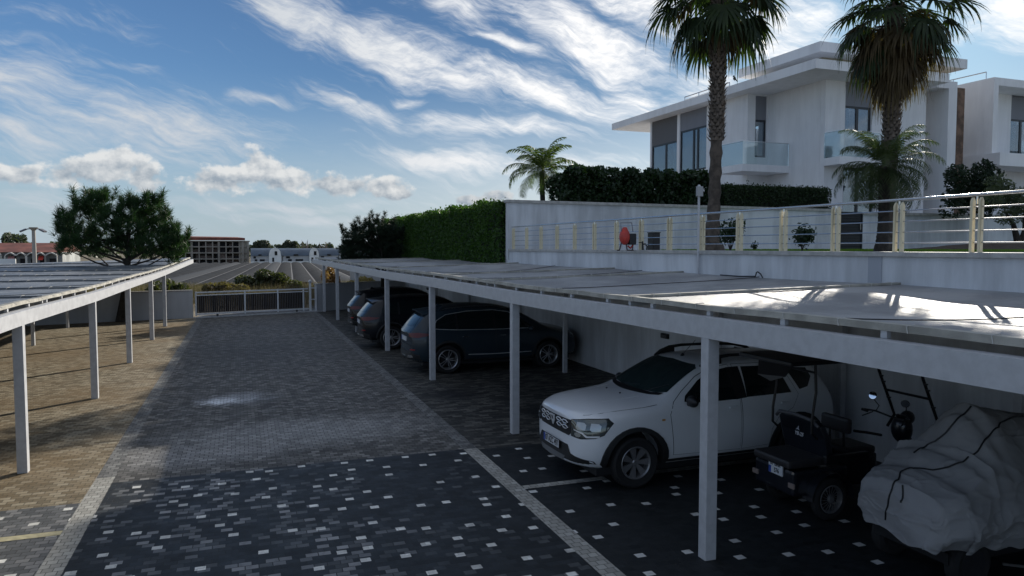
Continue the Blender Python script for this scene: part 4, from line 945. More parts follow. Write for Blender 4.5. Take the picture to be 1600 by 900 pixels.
for (x, y, w, h) in ((132,322,14,10),(150,322,12,12),(165,322,14,12),(125,335,14,12),(146,340,20,15),(172,345,24,20),(200,335,20,18),(218,326,16,12),(243,322,12,10),(234,338,20,14),(205,355,30,16),(240,355,26,16),
    (258,348,14,10),(105,352,12,7),(115,362,20,10),(100,372,14,9),(125,378,30,12),(160,375,34,14),(200,380,30,12),(240,378,34,14),(268,372,20,14),(280,385,14,12),(268,395,26,10),(225,398,30,9),(150,397,26,6),(105,390,20,9),(272,408,14,6)):
    q = gY(x, y, PY+random.uniform(-1, 1)); s = 36.5/1160; pb.append((q.x, q.y, q.z, w*s*.86, w*s*.8+.25, h*s*.86))
pbase = gz(188, 503, 0)
conifer('dark bushy pine growing beside the far wall, left of the gate', (pbase.x, pbase.y, 0), tuple(gY(200, 345, PY)), pb, L_PINE, 230, .26, 61, 'pine_tree', r0=.2, leaders=5)
cb2 = []
CY = 38.4
for (x, y, w, h) in ((548,375,14,12),(540,390,12,12),(560,365,14,12),(575,358,14,10),(590,355,14,12),(603,362,14,14),(575,378,24,16),(600,382,22,18),(560,395,26,12),(595,402,24,10),(618,380,14,26),(548,405,18,6),(612,404,16,8)):
    q = gY(x, y, CY+random.uniform(-.7, .7)); s = 40/1160; cb2.append((q.x, q.y, q.z, w*s, w*s*.8+.2, h*s))
cbase = gz(596, 484, 0)
conifer('dark cypress like tree between the far carport roof and the tall hedge', (cbase.x, cbase.y, 0), tuple(gY(592, 365, CY)), cb2, leafmat('cypress', (.008, .018, .01), (.02, .038, .018), 1.2, .15), 600, .17, 62, 'cypress_tree', r0=.13, leaders=4)
# ------------------------------------------------------------------ far walls and gate
FW = plaster('far_wall_plaster', (.50, .51, .53), .10)
fwl = thing('boundary_wall', 'grey rendered boundary wall left of the sliding gate', 'wall', (-6, 35.5, 0))
P_ = [(-30, 30.5), (-16, 33.0), (-9.5, 34.6), (-5.5, 35.65), (-2.12, 36.3)]
b = MB(); c = MB()
for p, q in zip(P_, P_[1:]): b.wall(p, q, .2, -.1, 1.22); c.wall((p[0], p[1]-.03), (q[0]+.0, q[1]-.03), .26, 1.221, 1.27)
b.build('wall_body', FW, fwl); c.build('coping', COPING, fwl)
fwr = thing('boundary_wall', 'grey rendered boundary wall right of the sliding gate, behind the carport posts', 'wall', (6, 39, 0))
MB().wall((3.45, 37.95), (9.2, 40.7), .2, -.1, 1.33).build('wall_body', FW, fwr); MB().wall((3.43, 37.92), (9.2, 40.67), .26, 1.331, 1.38).build('coping', COPING, fwr)
ga = thing('sliding_gate', 'white framed sliding gate with dark vertical slats at the end of the lane', 'gate', (.6, 37, 0))
g0, g1 = Vector((-2.0, 36.2)), Vector((3.4, 37.85)); gd = (g1-g0); GT = 1.16
def gp(t, off=0.0): n = Vector((-gd.y, gd.x)).normalized(); p = g0+gd*t+n*off; return (p.x, p.y)
WG = mat('gate_white', (.60, .62, .64), .5, var=.06)
b = MB()
def gbar(t0, t1, z0, z1, w=.05, off=0.0): p, q = gp(t0, off), gp(t1, off); b.bar((*p, (z0+z1)/2), (*q, (z0+z1)/2), w, abs(z1-z0))
for z0, z1 in ((.14, .2), (GT-.16, GT-.12), (GT-.04, GT+.02)): gbar(0, .93, z0, z1)
for t in (0.0, .385, .66, .885): p = gp(t, -.03); b.box(p[0]-.035, p[1]-.035, .1, p[0]+.035, p[1]+.035, GT+.03)
b.build('gate_frame', WG, ga)
b = MB(); k = 0
for i in range(60):
    t = .008+.87*i/59; p = gp(t, .0); b.box(p[0]-.008, p[1]-.008, .2, p[0]+.008, p[1]+.008, GT-.14)
b.build('gate_bars', mat('bar_grey', (.13, .13, .135), .5), ga)
b = MB()
for i in range(52):
    t = .004+.88*i/51; p, q = gp(t, .03), gp(t+.0155, .03); b.bar((*p, .62), (*q, .62), .02, .8)
b.build('slat_panel', mat('gate_slats', (.022, .014, .011), .8, var=.3, vscale=3), ga)
b = MB(); gbar(-.02, 1.05, .0, .05, .14, -.1); b.build('gate_track', mat('track', (.42, .42, .42), .6, var=.15), ga)
for t in (.16, .82):
    p = gp(t, -.1); MB().lathe(Matrix.Translation((*p, .1)) @ Matrix.Rotation(RAD(90), 4, 'X'), [(.0, -.02), (.055, -.02), (.055, .02), (0, .02)], 14).build('roller', BLACK, ga)
p = gp(.945, -.05); gpst = MB().box(p[0]-.05, p[1]-.05, 0, p[0]+.05, p[1]+.05, GT+.28); o = gpst.build('gate_post', WG, ga); MB().ball((p[0], p[1], GT+.35), .08, 10, 8).build('beacon', WG, o)
b = MB(); p, q = gp(.955, -.02), gp(1.0, -.02)
b.bar((*p, GT+.02), (*q, GT+.02), .05, .05); b.bar((*p, .62), (*q, .62), .05, .05); b.box(q[0]-.03, q[1]-.03, 0, q[0]+.03, q[1]+.03, GT+.04); b.build('end_frame', WG, ga)
# ------------------------------------------------------------------ field beyond the gate
def tuft_field(name, label, x0, x1, y0, y1, n, h, m, seed, w=.012):
    rg = np.random.default_rng(seed); P = np.stack([rg.uniform(x0, x1, n), rg.uniform(y0, y1, n)], 1); z = np.array([tz(y) for y in P[:, 1]])
    den = np.sin(P[:, 0]*.7)*.5+np.sin(P[:, 1]*.9+P[:, 0]*.3)*.5; hh = h*(.5+.5*(den+1)/2)*rg.uniform(.5, 1.3, n); a = rg.uniform(0, 6.28, n)
    B = np.stack([P[:, 0], P[:, 1], z-.15], 1); s = np.stack([np.cos(a)*w, np.sin(a)*w, 0*a], 1); T_ = B+np.stack([rg.normal(0, .25, n)*hh, rg.normal(0, .25, n)*hh, hh], 1)
    o = quads(name, np.stack([B-s, B+s, T_], 1), m, k=3); o['kind'] = 'stuff'; o['label'] = label
tuft_field('dry_grass', 'dry brown grass in the field beyond the gate', -30, 24, 41, 82, 70000, .95, leafmat('dry_grass', (.10, .078, .05), (.20, .165, .11), .5, .15, .9), 71, .02)
def blob_bush(label, px, py_top, py_bot, wpx, Y, m, seed, name='bush', n=520, size=.14):
    rg = np.random.default_rng(seed); q = gY(px, py_bot, Y); s = Y*1.06/1160; cs = []; H_ = (py_bot-py_top)*s; w = wpx*s/2
    for i in range(14):
        a = rg.uniform(-1, 1); t = rg.uniform(.1, .75)*(1-abs(a)**2*.5); cs.append((q.x+a*w*.8, q.y+rg.uniform(-1, 1), q.z+H_*t, w*.28, 1.0, H_*.3))
    T = thing(name, label, 'bush', (q.x, q.y, tz(Y))); quads('crown', foliage_cloud(cs, n, size, rg, 2.4), m, T)
L_BR = leafmat('brush_green', (.035, .045, .02), (.08, .085, .04), .8, .3)
blob_bush('wide olive green bush beyond the middle of the gate', 420, 425, 450, 88, 58, L_BR, 81)
blob_bush('low brown green scrub behind the gate, left of the wide bush', 350, 441, 456, 60, 54, leafmat('scrub_brown', (.07, .055, .03), (.14, .11, .06), .8, .3), 82)
blob_bush('tall orange dry bush beside the first far carport post', 517, 418, 452, 26, 46, leafmat('orange_dry', (.20, .105, .04), (.34, .21, .10), .8, .2), 83, size=.1, n=900)
blob_bush('straw coloured scrub behind the far right wall', 575, 434, 448, 60, 50, leafmat('straw', (.22, .16, .08), (.36, .28, .15), .8, .4), 84)
blob_bush('dull green scrub under the pine behind the left wall', 262, 440, 458, 50, 48, L_BR, 85)
# netting tunnels
nh = thing('shade_net_tunnels', 'long rows of grey shade net tunnels across the field', 'greenhouse', (2, 90, tz(90)))
NETM = mat('shade_net', (.022, .025, .03), .95, spec=.08, var=.25, vscale=.4)
NETW = mat('shade_net_pale', (.055, .06, .068), .95, spec=.1)
NETG = mat('net_gutter', (.11, .11, .115), .9)
dirn = Vector((math.tan(RAD(3.3)), 1)); row = 2.6
for i in range(-22, 20):
    u0 = i*row; b = MB(); prof = []; 
    for k in range(9): t = k/8; prof.append((u0+row*t*.97, -.95+.3*math.sin(math.pi*t)))
    vs = []
    Ys = (84, 110, 140, 175, 215)
    for Y in Ys:
        for (x, z) in prof: vs.append((x+(Y-84)*dirn.x, Y+(0 if Y > 84 else .4*math.sin(i*.9)), z-(Y-84)*.002))
    n = 9; b.add(vs, [(j*n+k, j*n+k+1, (j+1)*n+k+1, (j+1)*n+k) for j in range(len(Ys)-1) for k in range(8)])
    b.box(u0-.05, 84, tz(84)-.05, u0+.05, 84.1, -.95)
    gw = MB(); gw.add([(u0-.22+(Y-84)*dirn.x, Y, -.93-(Y-84)*.002) for Y in (84, 215)]+[(u0+.10+(Y-84)*dirn.x, Y, -.93-(Y-84)*.002) for Y in (215, 84)], [(0, 1, 2, 3)]); gw.add([(u0-.22, 84, -1.0), (u0+.1, 84, -1.0), (u0+.1, 84, -.94), (u0-.22, 84, -.94)], [(0, 1, 2, 3)]); gw.build('net_gutter', NETG, nh)
    b.build('net_row', NETM if (i*7 % 4) else NETW, nh, True)
# unfinished concrete building
def far(px, py, Y): return gY(px, py, Y)
CONC = mat('raw_concrete', (.30, .27, .23), .9, var=.2, vscale=.3); CONCD = mat('brick_infill', (.17, .13, .11), .9, var=.25, vscale=.4); RTILE = mat('red_tiles', (.20, .065, .045), .8, var=.3, vscale=.5)
GAP = mat('deep_opening', (.02, .02, .022), .95)
BY = 260
bx0, bx1, bx2 = far(268, 400, BY).x, far(374, 400, BY).x, far(391, 400, BY-3).x
zb0_, zt0_ = far(330, 414, BY).z, far(330, 376, BY).z
ub = thing('unfinished_building', 'unfinished four storey concrete frame building with red roof edge beyond the field', 'building', ((bx0+bx1)/2, BY, zb0_))
H4 = zt0_-zb0_; fl = [zb0_+H4*t for t in (0, .27, .52, .77, 1.0)]
b = MB()
for z in fl[1:]: b.box(bx0, BY-.3, z-.35, bx2, BY+12, z)
b.build('floor_slabs', CONC, ub)
b = MB(); nb = 10
for i in range(nb+1):
    x = bx0+(bx1-bx0)*i/nb; b.box(x-(.45 if i in (3, 7) else .15), BY-.25, zb0_, x+.2, BY+.3, zt0_-.35)
for x in (bx2-.6, bx2-2.2): b.box(x-.3, BY-.6, zb0_, x+.3, BY+.4, zt0_-.35)
b.build('columns', CONC, ub)
b = MB(); b2 = MB(); rg = np.random.default_rng(9)
for i in range(nb):
    for k in range(4):
        x0 = bx0+(bx1-bx0)*(i+.06)/nb; x1 = bx0+(bx1-bx0)*(i+.94)/nb; zz0 = fl[k]; zz1 = fl[k+1]-.36
        zz1 = zz1 if rg.uniform() < .55 else zz0+(zz1-zz0)*rg.uniform(.35, .8)
        MB().box(x0 if rg.uniform() < .7 else (x0+x1)/2, BY+.35+rg.uniform(0, 1.2), zz0, x1, BY+1.8, zz1).build(*(('infill_panel', CONCD, ub) if rg.uniform() < .62 else ('window', GAP, ub)))
MB().box(bx0, BY+3.0, zb0_, bx2-.5, BY+3.4, zt0_-.36).build('rear_wall', mat('rear_concrete', (.10, .09, .08), .9), ub)
MB().box(bx1+.2, BY+.2, zb0_, bx2-.3, BY+.8, zt0_-.4).build('end_wall', mat('pale_concrete', (.48, .44, .37), .85), ub)
b = MB(); b.add([(bx0-.5, BY-1, zt0_+.1), (bx2-1.5, BY-1, zt0_+.1), (bx2-1.5, BY-1, zt0_+.9), (bx0-.5, BY-1, zt0_+1.2), (bx0-.5, BY+8, zt0_+1.6), (bx2-4, BY+8, zt0_+1.3), (bx0-.5, BY+8, zt0), (bx2, BY+8, zt0)],
   [(0, 1, 2, 3), (3, 2, 5, 4), (1, 7, 5, 2), (0, 3, 4, 6)]); b.build('roof', RTILE, ub)
# barrel roofed villas
VW = mat('villa_white', (.85, .85, .82), .8, var=.08, vscale=.5); VR = mat('blue_grey_roof', (.10, .13, .17), .5, var=.15, vscale=.4); VG = mat('villa_grey', (.48, .48, .48), .8)
lbl = ['leftmost of the pale barrel roofed villas, beside the unfinished building', 'middle pale barrel roofed villa beyond the field', 'rightmost pale barrel roofed villa, half hidden by the carport roof']
for n_, (a0, a1, ar0, ar1) in enumerate(((392, 442, 420, 439), (441, 499, 483, 498), (497, 545, 530, 546))):
    Y = 250; X0, X1 = far(a0, 400, Y).x, far(a1, 400, Y).x; A0, A1 = far(ar0, 400, Y).x, far(ar1, 400, Y).x; z0 = far(400, 413, Y).z; ze = far(400, 400, Y).z; zt_ = far(400, 388, Y).z
    T = thing('villa', lbl[n_], 'house', ((X0+X1)/2, Y, z0), 0, 'barrel roofed villas across the field')
    MB().box(X0, Y, z0, X1, Y+9, ze).build('wall', VG, T)
    b = MB(); n = 10; vs = []
    for k in range(n+1): a = math.pi*.5*k/n; vs += [(X0, Y-.3+4.5*(1-math.cos(a)), ze+(zt_-ze)*math.sin(a)), (X1-.2, Y-.3+4.5*(1-math.cos(a)), ze+(zt_-ze)*math.sin(a))]
    b.add(vs, [(2*k, 2*k+1, 2*k+3, 2*k+2) for k in range(n)]); b.box(X0, Y+4.2, ze, X1-.2, Y+9, zt_-.02); b.build('roof', VR, T, True)
    prof = [(A0, z0), (A1, z0), (A1, ze+.2)]+[(A0+(A1-A0)*(1-t), ze+.2+(zt_+.2-ze)*math.sin(math.pi*min(1, .5+t*.5)) if 0 else ze+.2+(zt_-ze+.1)*math.sqrt(max(0, 1-t*t))) for t in (.25, .5, .7, .85, 1.0)]
    prof = [(A0, z0), (A1, z0), (A1, ze+.3)]+[(A1+(A0-A1)*t, ze+.3+(zt_-ze)*math.sin(math.acos(max(-1, min(1, 1-2*t))))*.95) for t in (.08, .2, .35, .5, .65, .8, .92)]+[(A0, ze+.3)]
    b = MB(); m_ = len(prof); b.add([(x, Y-1.2, z) for x, z in prof]+[(x, Y-.31, z) for x, z in prof], [tuple(range(m_)), tuple(range(2*m_-1, m_-1, -1))]+[(i, (i+1) % m_, m_+(i+1) % m_, m_+i) for i in range(m_)]); b.build('gable', VW, T)
    for (t0, t1, q0_, q1_) in ((.15, .25, .2, .6), (.35, .55, .2, .6), (.1, .2, .7, .95), (.3, .42, 1.02, 1.2)):
        x0 = X0+(A0-X0)*t0*1.4; x1 = X0+(A0-X0)*t1*1.4; MB().box(x0, Y-.12-(.5 if q0_ > 1 else 0), z0+(ze-z0)*q0_, x1, Y-.02, z0+(ze-z0)*q1_).build('window', GAP, T)
    xm = (A0+A1)/2; MB().box(xm-.1, Y-1.26, ze+.2, xm+.7, Y-1.21, ze+1.5).build('window', GAP, T); MB().box(xm-.9, Y-1.26, z0+.8, xm-.3, Y-1.21, z0+2.1).build('window', GAP, T); MB().box(X0, Y-.7, z0, A0-.2, Y-.4, z0+.9).build('garden_wall', VW, T)
# red roofed terrace at the left
RY = 120
T = thing('red_roofed_terrace', 'long low building with red tiled roof and white arched gables at the far left', 'building', (far(40, 400, RY).x, RY, -2.5))
x0, x1 = far(-30, 400, RY).x, far(96, 400, RY).x; ze, zt_ = far(40, 394, RY).z, far(40, 379.5, RY+6).z; z0 = -2.6
b = MB(); b.add([(x0, RY, ze), (x1, RY, ze), (x1, RY+7, zt_), (x0, RY+7, zt_), (x0, RY+14, ze), (x1, RY+14, ze)], [(0, 1, 2, 3), (3, 2, 5, 4), (0, 3, 4), (1, 5, 2)]); b.build('roof', RTILE, T)
MB().box(x0, RY+.6, z0, x1, RY+13, ze).build('wall', mat('shop_wall', (.32, .33, .32), .8, var=.3, vscale=.4), T)
e = [(-6, 3), (9, 26), (26, 41.5), (43, 57), (57, 71.5), (72, 90)]
for i, (p0, p1) in enumerate(e):
    a, c = far(p0, 400, RY).x, far(p1, 400, RY).x; zz = ze-.15; b = MB(); n = 10
    top = [(a+(c-a)*k/n, zz-.25+.40*(1-abs(2*k/n-1)**1.5)) for k in range(n+1)]; bot = [(x, z-.16) for x, z in top]
    for k in range(n): b.add([(top[k][0], RY-.5, top[k][1]), (top[k+1][0], RY-.5, top[k+1][1]), (bot[k+1][0], RY-.5, bot[k+1][1]), (bot[k][0], RY-.5, bot[k][1]),
        (top[k][0], RY+.5, top[k][1]), (top[k+1][0], RY+.5, top[k+1][1]), (bot[k+1][0], RY+.5, bot[k+1][1]), (bot[k][0], RY+.5, bot[k][1])], [(0,3,2,1),(4,5,6,7),(0,1,5,4),(3,7,6,2)])
    for x in (a, c): b.box(x-.06, RY-.5, z0, x+.06, RY-.38, zz-.35)
    b.build('arched_gable', mat('gable_white', (.66, .62, .55), .8), T)
    MB().box(a+.3, RY+.45, z0, c-.3, RY+.58, zz-.75).build('shop_front', GAP, T)
    if i in (1, 4): MB().add([(a+.25, RY+.2, zz-.35), (c-.25, RY+.2, zz-.35), (c-.25, RY-.6, zz-.95), (a+.25, RY-.6, zz-.95)], [(0, 1, 2, 3)]).build('awning', mat('awning_red' if i == 4 else 'awning_pink', (.55, .06, .04) if i == 4 else (.45, .22, .20), .8), T)
MB().box(x0, 100, z0, far(24, 400, 100).x, 100.2, far(10, 404.5, 100).z).build('forecourt_wall', VW, T)
# floodlight mast
my = 62; mb = far(54, 404, my)
T = thing('floodlight_mast', 'concrete floodlight mast with two lamps above the left carport roof', 'street lamp', (mb.x, my, tz(my)))
zt_ = far(54, 360, my).z
MB().tube([(mb.x, my, tz(my)), (mb.x, my, zt_)], [.17, .12], 12).build('mast', mat('mast_concrete', (.38, .36, .33), .8), T, True)
MB().tube([(mb.x, my, zt_), (mb.x, my, zt_+.22)], [.14, .32], 12).build('mast_head', mat('mast_concrete', (.38, .36, .33), .8), T, True)
for s in (-1, 1):
    L = MB().bar((mb.x+s*.2, my, zt_+.12), (mb.x+s*.62, my, zt_+.06), .07); L.bar((mb.x+s*.45, my-.1, zt_+.08), (mb.x+s*.78, my-.25, zt_-.1), .34, .12); L.build('floodlight', mat('lamp_grey', (.16, .16, .18), .5), T, bev=.01)
# distant trees and hills
def treeline(name, label, x0, x1, Y, h0, h1, seed, m, n=9000, size=1.2):
    rg = np.random.default_rng(seed); P = []
    xs = np.arange(x0, x1, 6.0)
    for x in xs:
        r = rg.uniform(2.5, 6); h = rg.uniform(h0, h1)*(.55+.45*abs(math.sin(x*.013+seed)))
        k = 46; d = rg.normal(size=(k, 3)); d /= np.linalg.norm(d, axis=1, keepdims=True); P.append(np.array([x+rg.normal()*2, Y+rg.uniform(-15, 15), -2.4+h*.5])+d*np.array([r, r, h*.5])*rg.uniform(.5, 1, (k, 1)))
    o = quads(name, leaves(np.concatenate(P), size, 1.4, rg), m); o['kind'] = 'stuff'; o['label'] = label
FT = leafmat('far_leaves', (.05, .065, .05), (.09, .105, .075), .05, .2)
treeline('distant_trees', 'dark band of distant trees on the horizon behind the field', -420, 330, 430, 4.5, 8.5, 91, FT, size=1.5)
treeline('distant_trees', 'fainter band of trees far behind', -700, 700, 700, 7, 11, 92, FT, size=2.6)
def far_tree(label, px, ptop, w, Y, seed, m=FT, bare=False):
    rg = np.random.default_rng(seed); q = gY(px, 392, Y); zt_ = gY(px, ptop, Y).z; s = Y/1160; T = thing('tree', label, 'tree', (q.x, Y, -2.4)); b = MB()
    if bare:
        for i in range(26):
            a = rg.uniform(-1, 1); zz = -2.4+(zt_+2.4)*rg.uniform(.65, 1.0); b.tube([(q.x+a*w*s*.15, Y, -1), (q.x+a*w*s*.3, Y, zz*.5), (q.x+a*w*s*.5, Y+rg.normal(), zz)], [.2, .13, .04], 5)
        b.build('branches', mat('bare_wood', (.16, .14, .12), .9), T)
    else:
        b.tube([(q.x, Y, -2.4), (q.x, Y, zt_-1)], [.3, .15], 6); b.build('trunk', DBARK, T)
        cs = [(q.x+rg.normal()*w*s*.2, Y+rg.normal(), -1+(zt_+1)*rg.uniform(.45, .9), w*s*.3, 2, (zt_+2.4)*.2) for _ in range(9)]
        quads('crown', foliage_cloud(cs, 40, .6, rg, 1.4), m, T)
far_tree('rounded tree above the red roof, second from the left edge', 28, 372, 12, 160, 101)
far_tree('small tree above the red roof at the left edge', 12, 370, 10, 170, 102)
far_tree('spreading far tree just right of the unfinished building', 408, 376, 26, 330, 103)
far_tree('far tree with a flat crown above the middle villa', 450, 376, 20, 330, 104)
far_tree('bare branched trees above the villas', 478, 374, 26, 320, 105, bare=True)
far_tree('slim bare tree above the rightmost villa', 505, 378, 14, 320, 106, bare=True)
# ------------------------------------------------------------------ things on the terrace
RED = mat('red_plastic', (.50, .05, .035), .45, var=.15); v_ = 15.2
def tpt(x, y, v=v_): return rV(x, y, v)
a = tpt(980, 391); T = thing('garden_sprayer', 'red and black garden sprayer cart with a tall metal handle', 'sprayer', R(a.x, v_, TZ))
s = 1/ (1160/ (Vector((a.x, v_, 0)).length*.97)); S = lambda x, y: rV(x, y, v_)
b = MB(R); pts = [(S(971, 366).x, v_, S(971, 366).z), (S(970, 348).x, v_, S(970, 348).z), (S(987, 348).x, v_, S(987, 348).z), (S(989, 362).x, v_, S(989, 362).z)]; b.tube(pts, .012, 6); b.build('handle', mat('dull_steel', (.2, .2, .22), .5), T)
c = S(976, 370); b = MB(R); b.ball((c.x, v_, c.z), .14, 14, 10, (.9, .9, 1.35)); b.tube([(c.x, v_, c.z+.15), (c.x, v_, c.z+.22)], [.08, .05], 10); b.build('tank', RED, T, True)
c = S(986, 373); MB(R).box(c.x-.09, v_-.1, c.z-.14, c.x+.09, v_+.1, c.z+.12).build('motor', BLACK, T, bev=.02)
b = MB(R)
for (p, q) in (((971, 379), (968, 391)), ((968, 391), (964, 391)), ((978, 379), (980, 391)), ((980, 391), (990, 391)), ((989, 380), (988, 391))): P0, P1 = S(*p), S(*q); b.tube([(P0.x, v_, P0.z), (P1.x, v_, P1.z)], .015, 6)
b.build('stand', mat('stand_dark', (.05, .03, .03), .5), T)
b = MB(R); b.tube([(S(981, 384).x, v_, S(981, 384).z), (S(985, 388).x, v_, S(985, 388).z), (S(989, 383).x, v_, S(989, 383).z)], .02, 6); b.build('hose', RED, T, True)
a = tpt(1006, 391); T = thing('garden_tap', 'small black standpipe tap with a bent spout beside the sprayer', 'tap', R(a.x, v_, TZ)); b = MB(R)
b.tube([(S(1004.5, 391).x, v_, TZ), (S(1004, 383).x, v_, S(1004, 383).z), (S(1004, 377).x, v_, S(1004, 377).z)], [.03, .022, .018], 8); b.tube([(S(1004, 382).x, v_, S(1004, 382).z), (S(1008, 381).x, v_, S(1008, 381).z), (S(1011, 385).x, v_, S(1011, 385).z), (S(1010.5, 391).x, v_, S(1010.5, 391).z)], .018, 8)
b.build('pipe', BLACK, T, True); P0, P1 = S(998.5, 379), S(1004, 379); MB(R).tube([(P0.x, v_, P0.z), (P1.x, v_, P1.z)], .012, 6).build('lever', BLACK, T)
p0, p1 = S(1020.5, 391), S(1031.5, 364); T = thing('control_box', 'black upright cabinet standing by the railing right of the tap', 'cabinet', R((p0.x+p1.x)/2, v_, TZ), RA)
MB(R).box(p0.x, v_, TZ, p1.x, v_+.25, p1.z).build('case', BLACK, T, bev=.01); MB(R).box(p0.x-.01, v_-.012, p1.z+.001, p1.x+.01, v_+.26, p1.z+.02).build('lid', BLACK, T)
# ================================================================== CARS
def paint(name, col, rough=.28, metal=0.0, flake=0.0):
    m = mat(name, col, rough, metal, coat=1.0 if col[0] > .3 else .25, spec=None if col[0] > .3 else .35); p = m.node_tree.nodes['Principled BSDF']
    G = NG(m.node_tree); t = G.n('ShaderNodeTexCoord'); n = G.noise(t.outputs['Object'], 3.0, 6, .7)
    G.l(G.mix(G.m('MULTIPLY', G.smooth(n, .5, .8), .25), col, tuple(c*.7+.02 for c in col)), p.inputs['Base Color']); return m
def body_cage(st, lean=None):
    vs = []; fs = []; n = 10
    rows = []
    for (x, zb, wb, w, zbe, wbe, wt, zte, ztc) in st:
        zm = zb+.26; prof = [(0, zb), (wb-.14, zb), (wb, zb+.06), (w, zm), (w*1.0, (zm+zbe)/2+.03), (wbe, zbe), (wt+(wbe-wt)*.12+.012, zte-.045), (wt-.04, zte), (wt*.55, zte+(ztc-zte)*.75), (0, ztc)]
        row = []
        for s in (-1, 1):
            r = []
            for k, (y, z) in enumerate(prof):
                if s == 1 and y == 0: r.append(rows_idx[k]); continue
                X = x+(lean(x, z, y) if lean else 0); vs.append((X, s*y, z)); r.append(len(vs)-1)
            if s == -1: rows_idx = r
            row.append(r)
        rows.append(row)
    for a, b in zip(rows, rows[1:]):
        for s in (0, 1):
            for k in range(n-1):
                q = (a[s][k], a[s][k+1], b[s][k+1], b[s][k]); fs.append(q if s == 0 else q[::-1])
    for row in (rows[0], rows[-1]):
        L, Rr = row
        for k in range(n-1):
            q = [L[k], L[k+1], Rr[k+1], Rr[k]]; q = list(dict.fromkeys(q)); fs.append(tuple(q))
    return vs, fs
def baked(vs, fs, lv=2):
    me = bpy.data.meshes.new('cage'); me.from_pydata(vs, [], fs); bm = bmesh.new(); bm.from_mesh(me); bmesh.ops.recalc_face_normals(bm, faces=bm.faces); bm.to_mesh(me); bm.free()
    o = bpy.data.objects.new('cage', me); C.objects.link(o); md = o.modifiers.new('s', 'SUBSURF'); md.levels = lv; md.render_levels = lv
    dg = bpy.context.evaluated_depsgraph_get(); out = bpy.data.meshes.new_from_object(o.evaluated_get(dg)); bpy.data.objects.remove(o); return out
def cut(me, cutters):
    o = bpy.data.objects.new('cutee', me); C.objects.link(o); rm = []
    for (p, q, r) in cutters:
        c = MB().tube([p, q], r, 40).build('cutter', None); rm.append(c); md = o.modifiers.new('b', 'BOOLEAN'); md.operation = 'DIFFERENCE'; md.object = c; md.solver = 'EXACT'
    dg = bpy.context.evaluated_depsgraph_get(); out = bpy.data.meshes.new_from_object(o.evaluated_get(dg)); bpy.data.objects.remove(o)
    for c in rm: bpy.data.objects.remove(c)
    return out
def project(bvh, poly, d, off, side=None, grid=.05, thick=0.0):
    """lay a flat outline (s, t) onto the body along direction d; returns vertices, faces"""
    d = Vector(d).normalized()
    if abs(d.z) > .7: S, T = Vector((1, 0, 0)), Vector((0, 1, 0))
    else: S = Vector((0, 0, 1)).cross(d).normalized(); S = Vector((abs(S.x), S.y if abs(S.x) < .3 else S.y*(1 if S.x > 0 else -1), 0)) if abs(d.y) > .98 else S; T = Vector((0, 0, 1))
    bm = bmesh.new(); bm.faces.new([bm.verts.new((s, t, 0)) for s, t in poly])
    for ax in (0, 1):
        lo = min(p[ax] for p in poly); hi = max(p[ax] for p in poly); k = lo+grid
        while k < hi-1e-4:
            co = [0, 0, 0]; no = [0, 0, 0]; co[ax] = k; no[ax] = 1
            bmesh.ops.bisect_plane(bm, geom=bm.verts[:]+bm.edges[:]+bm.faces[:], plane_co=co, plane_no=no); k += grid
    vs = []; ok = True; last = None
    bm.verts.ensure_lookup_table()
    for v in bm.verts:
        o_ = S*v.co.x+T*v.co.y - d*8; h, nrm, i, ds = bvh.ray_cast(o_, d)
        if h is None: h, nrm, i, ds = bvh.find_nearest(S*v.co.x+T*v.co.y - d*1.0); 
        if nrm.dot(d) > 0: nrm = -nrm
        vs.append(h+(nrm*.5-d*.5).normalized()*off)
    bm.verts.index_update(); fs = [tuple(v.index for v in f.verts) for f in bm.faces]; bm.free(); return vs, fs
class Car:
    def __init__(s, T, M, bvh): s.T, s.M, s.bvh = T, M, bvh
    def decal(s, name, poly, d, off, m, parent=None, mirror=False, grid=.05, smooth=True):
        b = MB(); vs, fs = project(s.bvh, poly, d, off, grid=grid); b.add(vs, fs)
        if mirror == 'only': b = MB(); b.add([(v.x, -v.y, v.z) for v in vs], fs)
        b.v = [tuple(s.M @ Vector(v)) for v in b.v]; return b.build(name, m, parent or s.T, smooth)
    def mb(s): return MB(lambda x, y, z: s.M @ Vector((x, y, z)))
def grow(poly, g_):
    cx = sum(p[0] for p in poly)/len(poly); cy = sum(p[1] for p in poly)/len(poly); n = len(poly); out = []
    for i in range(n):
        p0, p1, p2 = Vector(poly[i-1]), Vector(poly[i]), Vector(poly[(i+1) % n]); a = (p1-p0).normalized(); b = (p2-p1).normalized()
        na, nb_ = Vector((a.y, -a.x)), Vector((b.y, -b.x)); nn = (na+nb_).normalized()
        if sum(poly[k][0]*poly[(k+1) % n][1]-poly[(k+1) % n][0]*poly[k][1] for k in range(n)) < 0: nn = -nn
        out.append((p1.x+nn.x*g_, p1.y+nn.y*g_))
    return out
RIM = mat('alloy', (.42, .42, .44), .3, .85); RIMD = mat('alloy_dark', (.05, .05, .055), .4, .5)
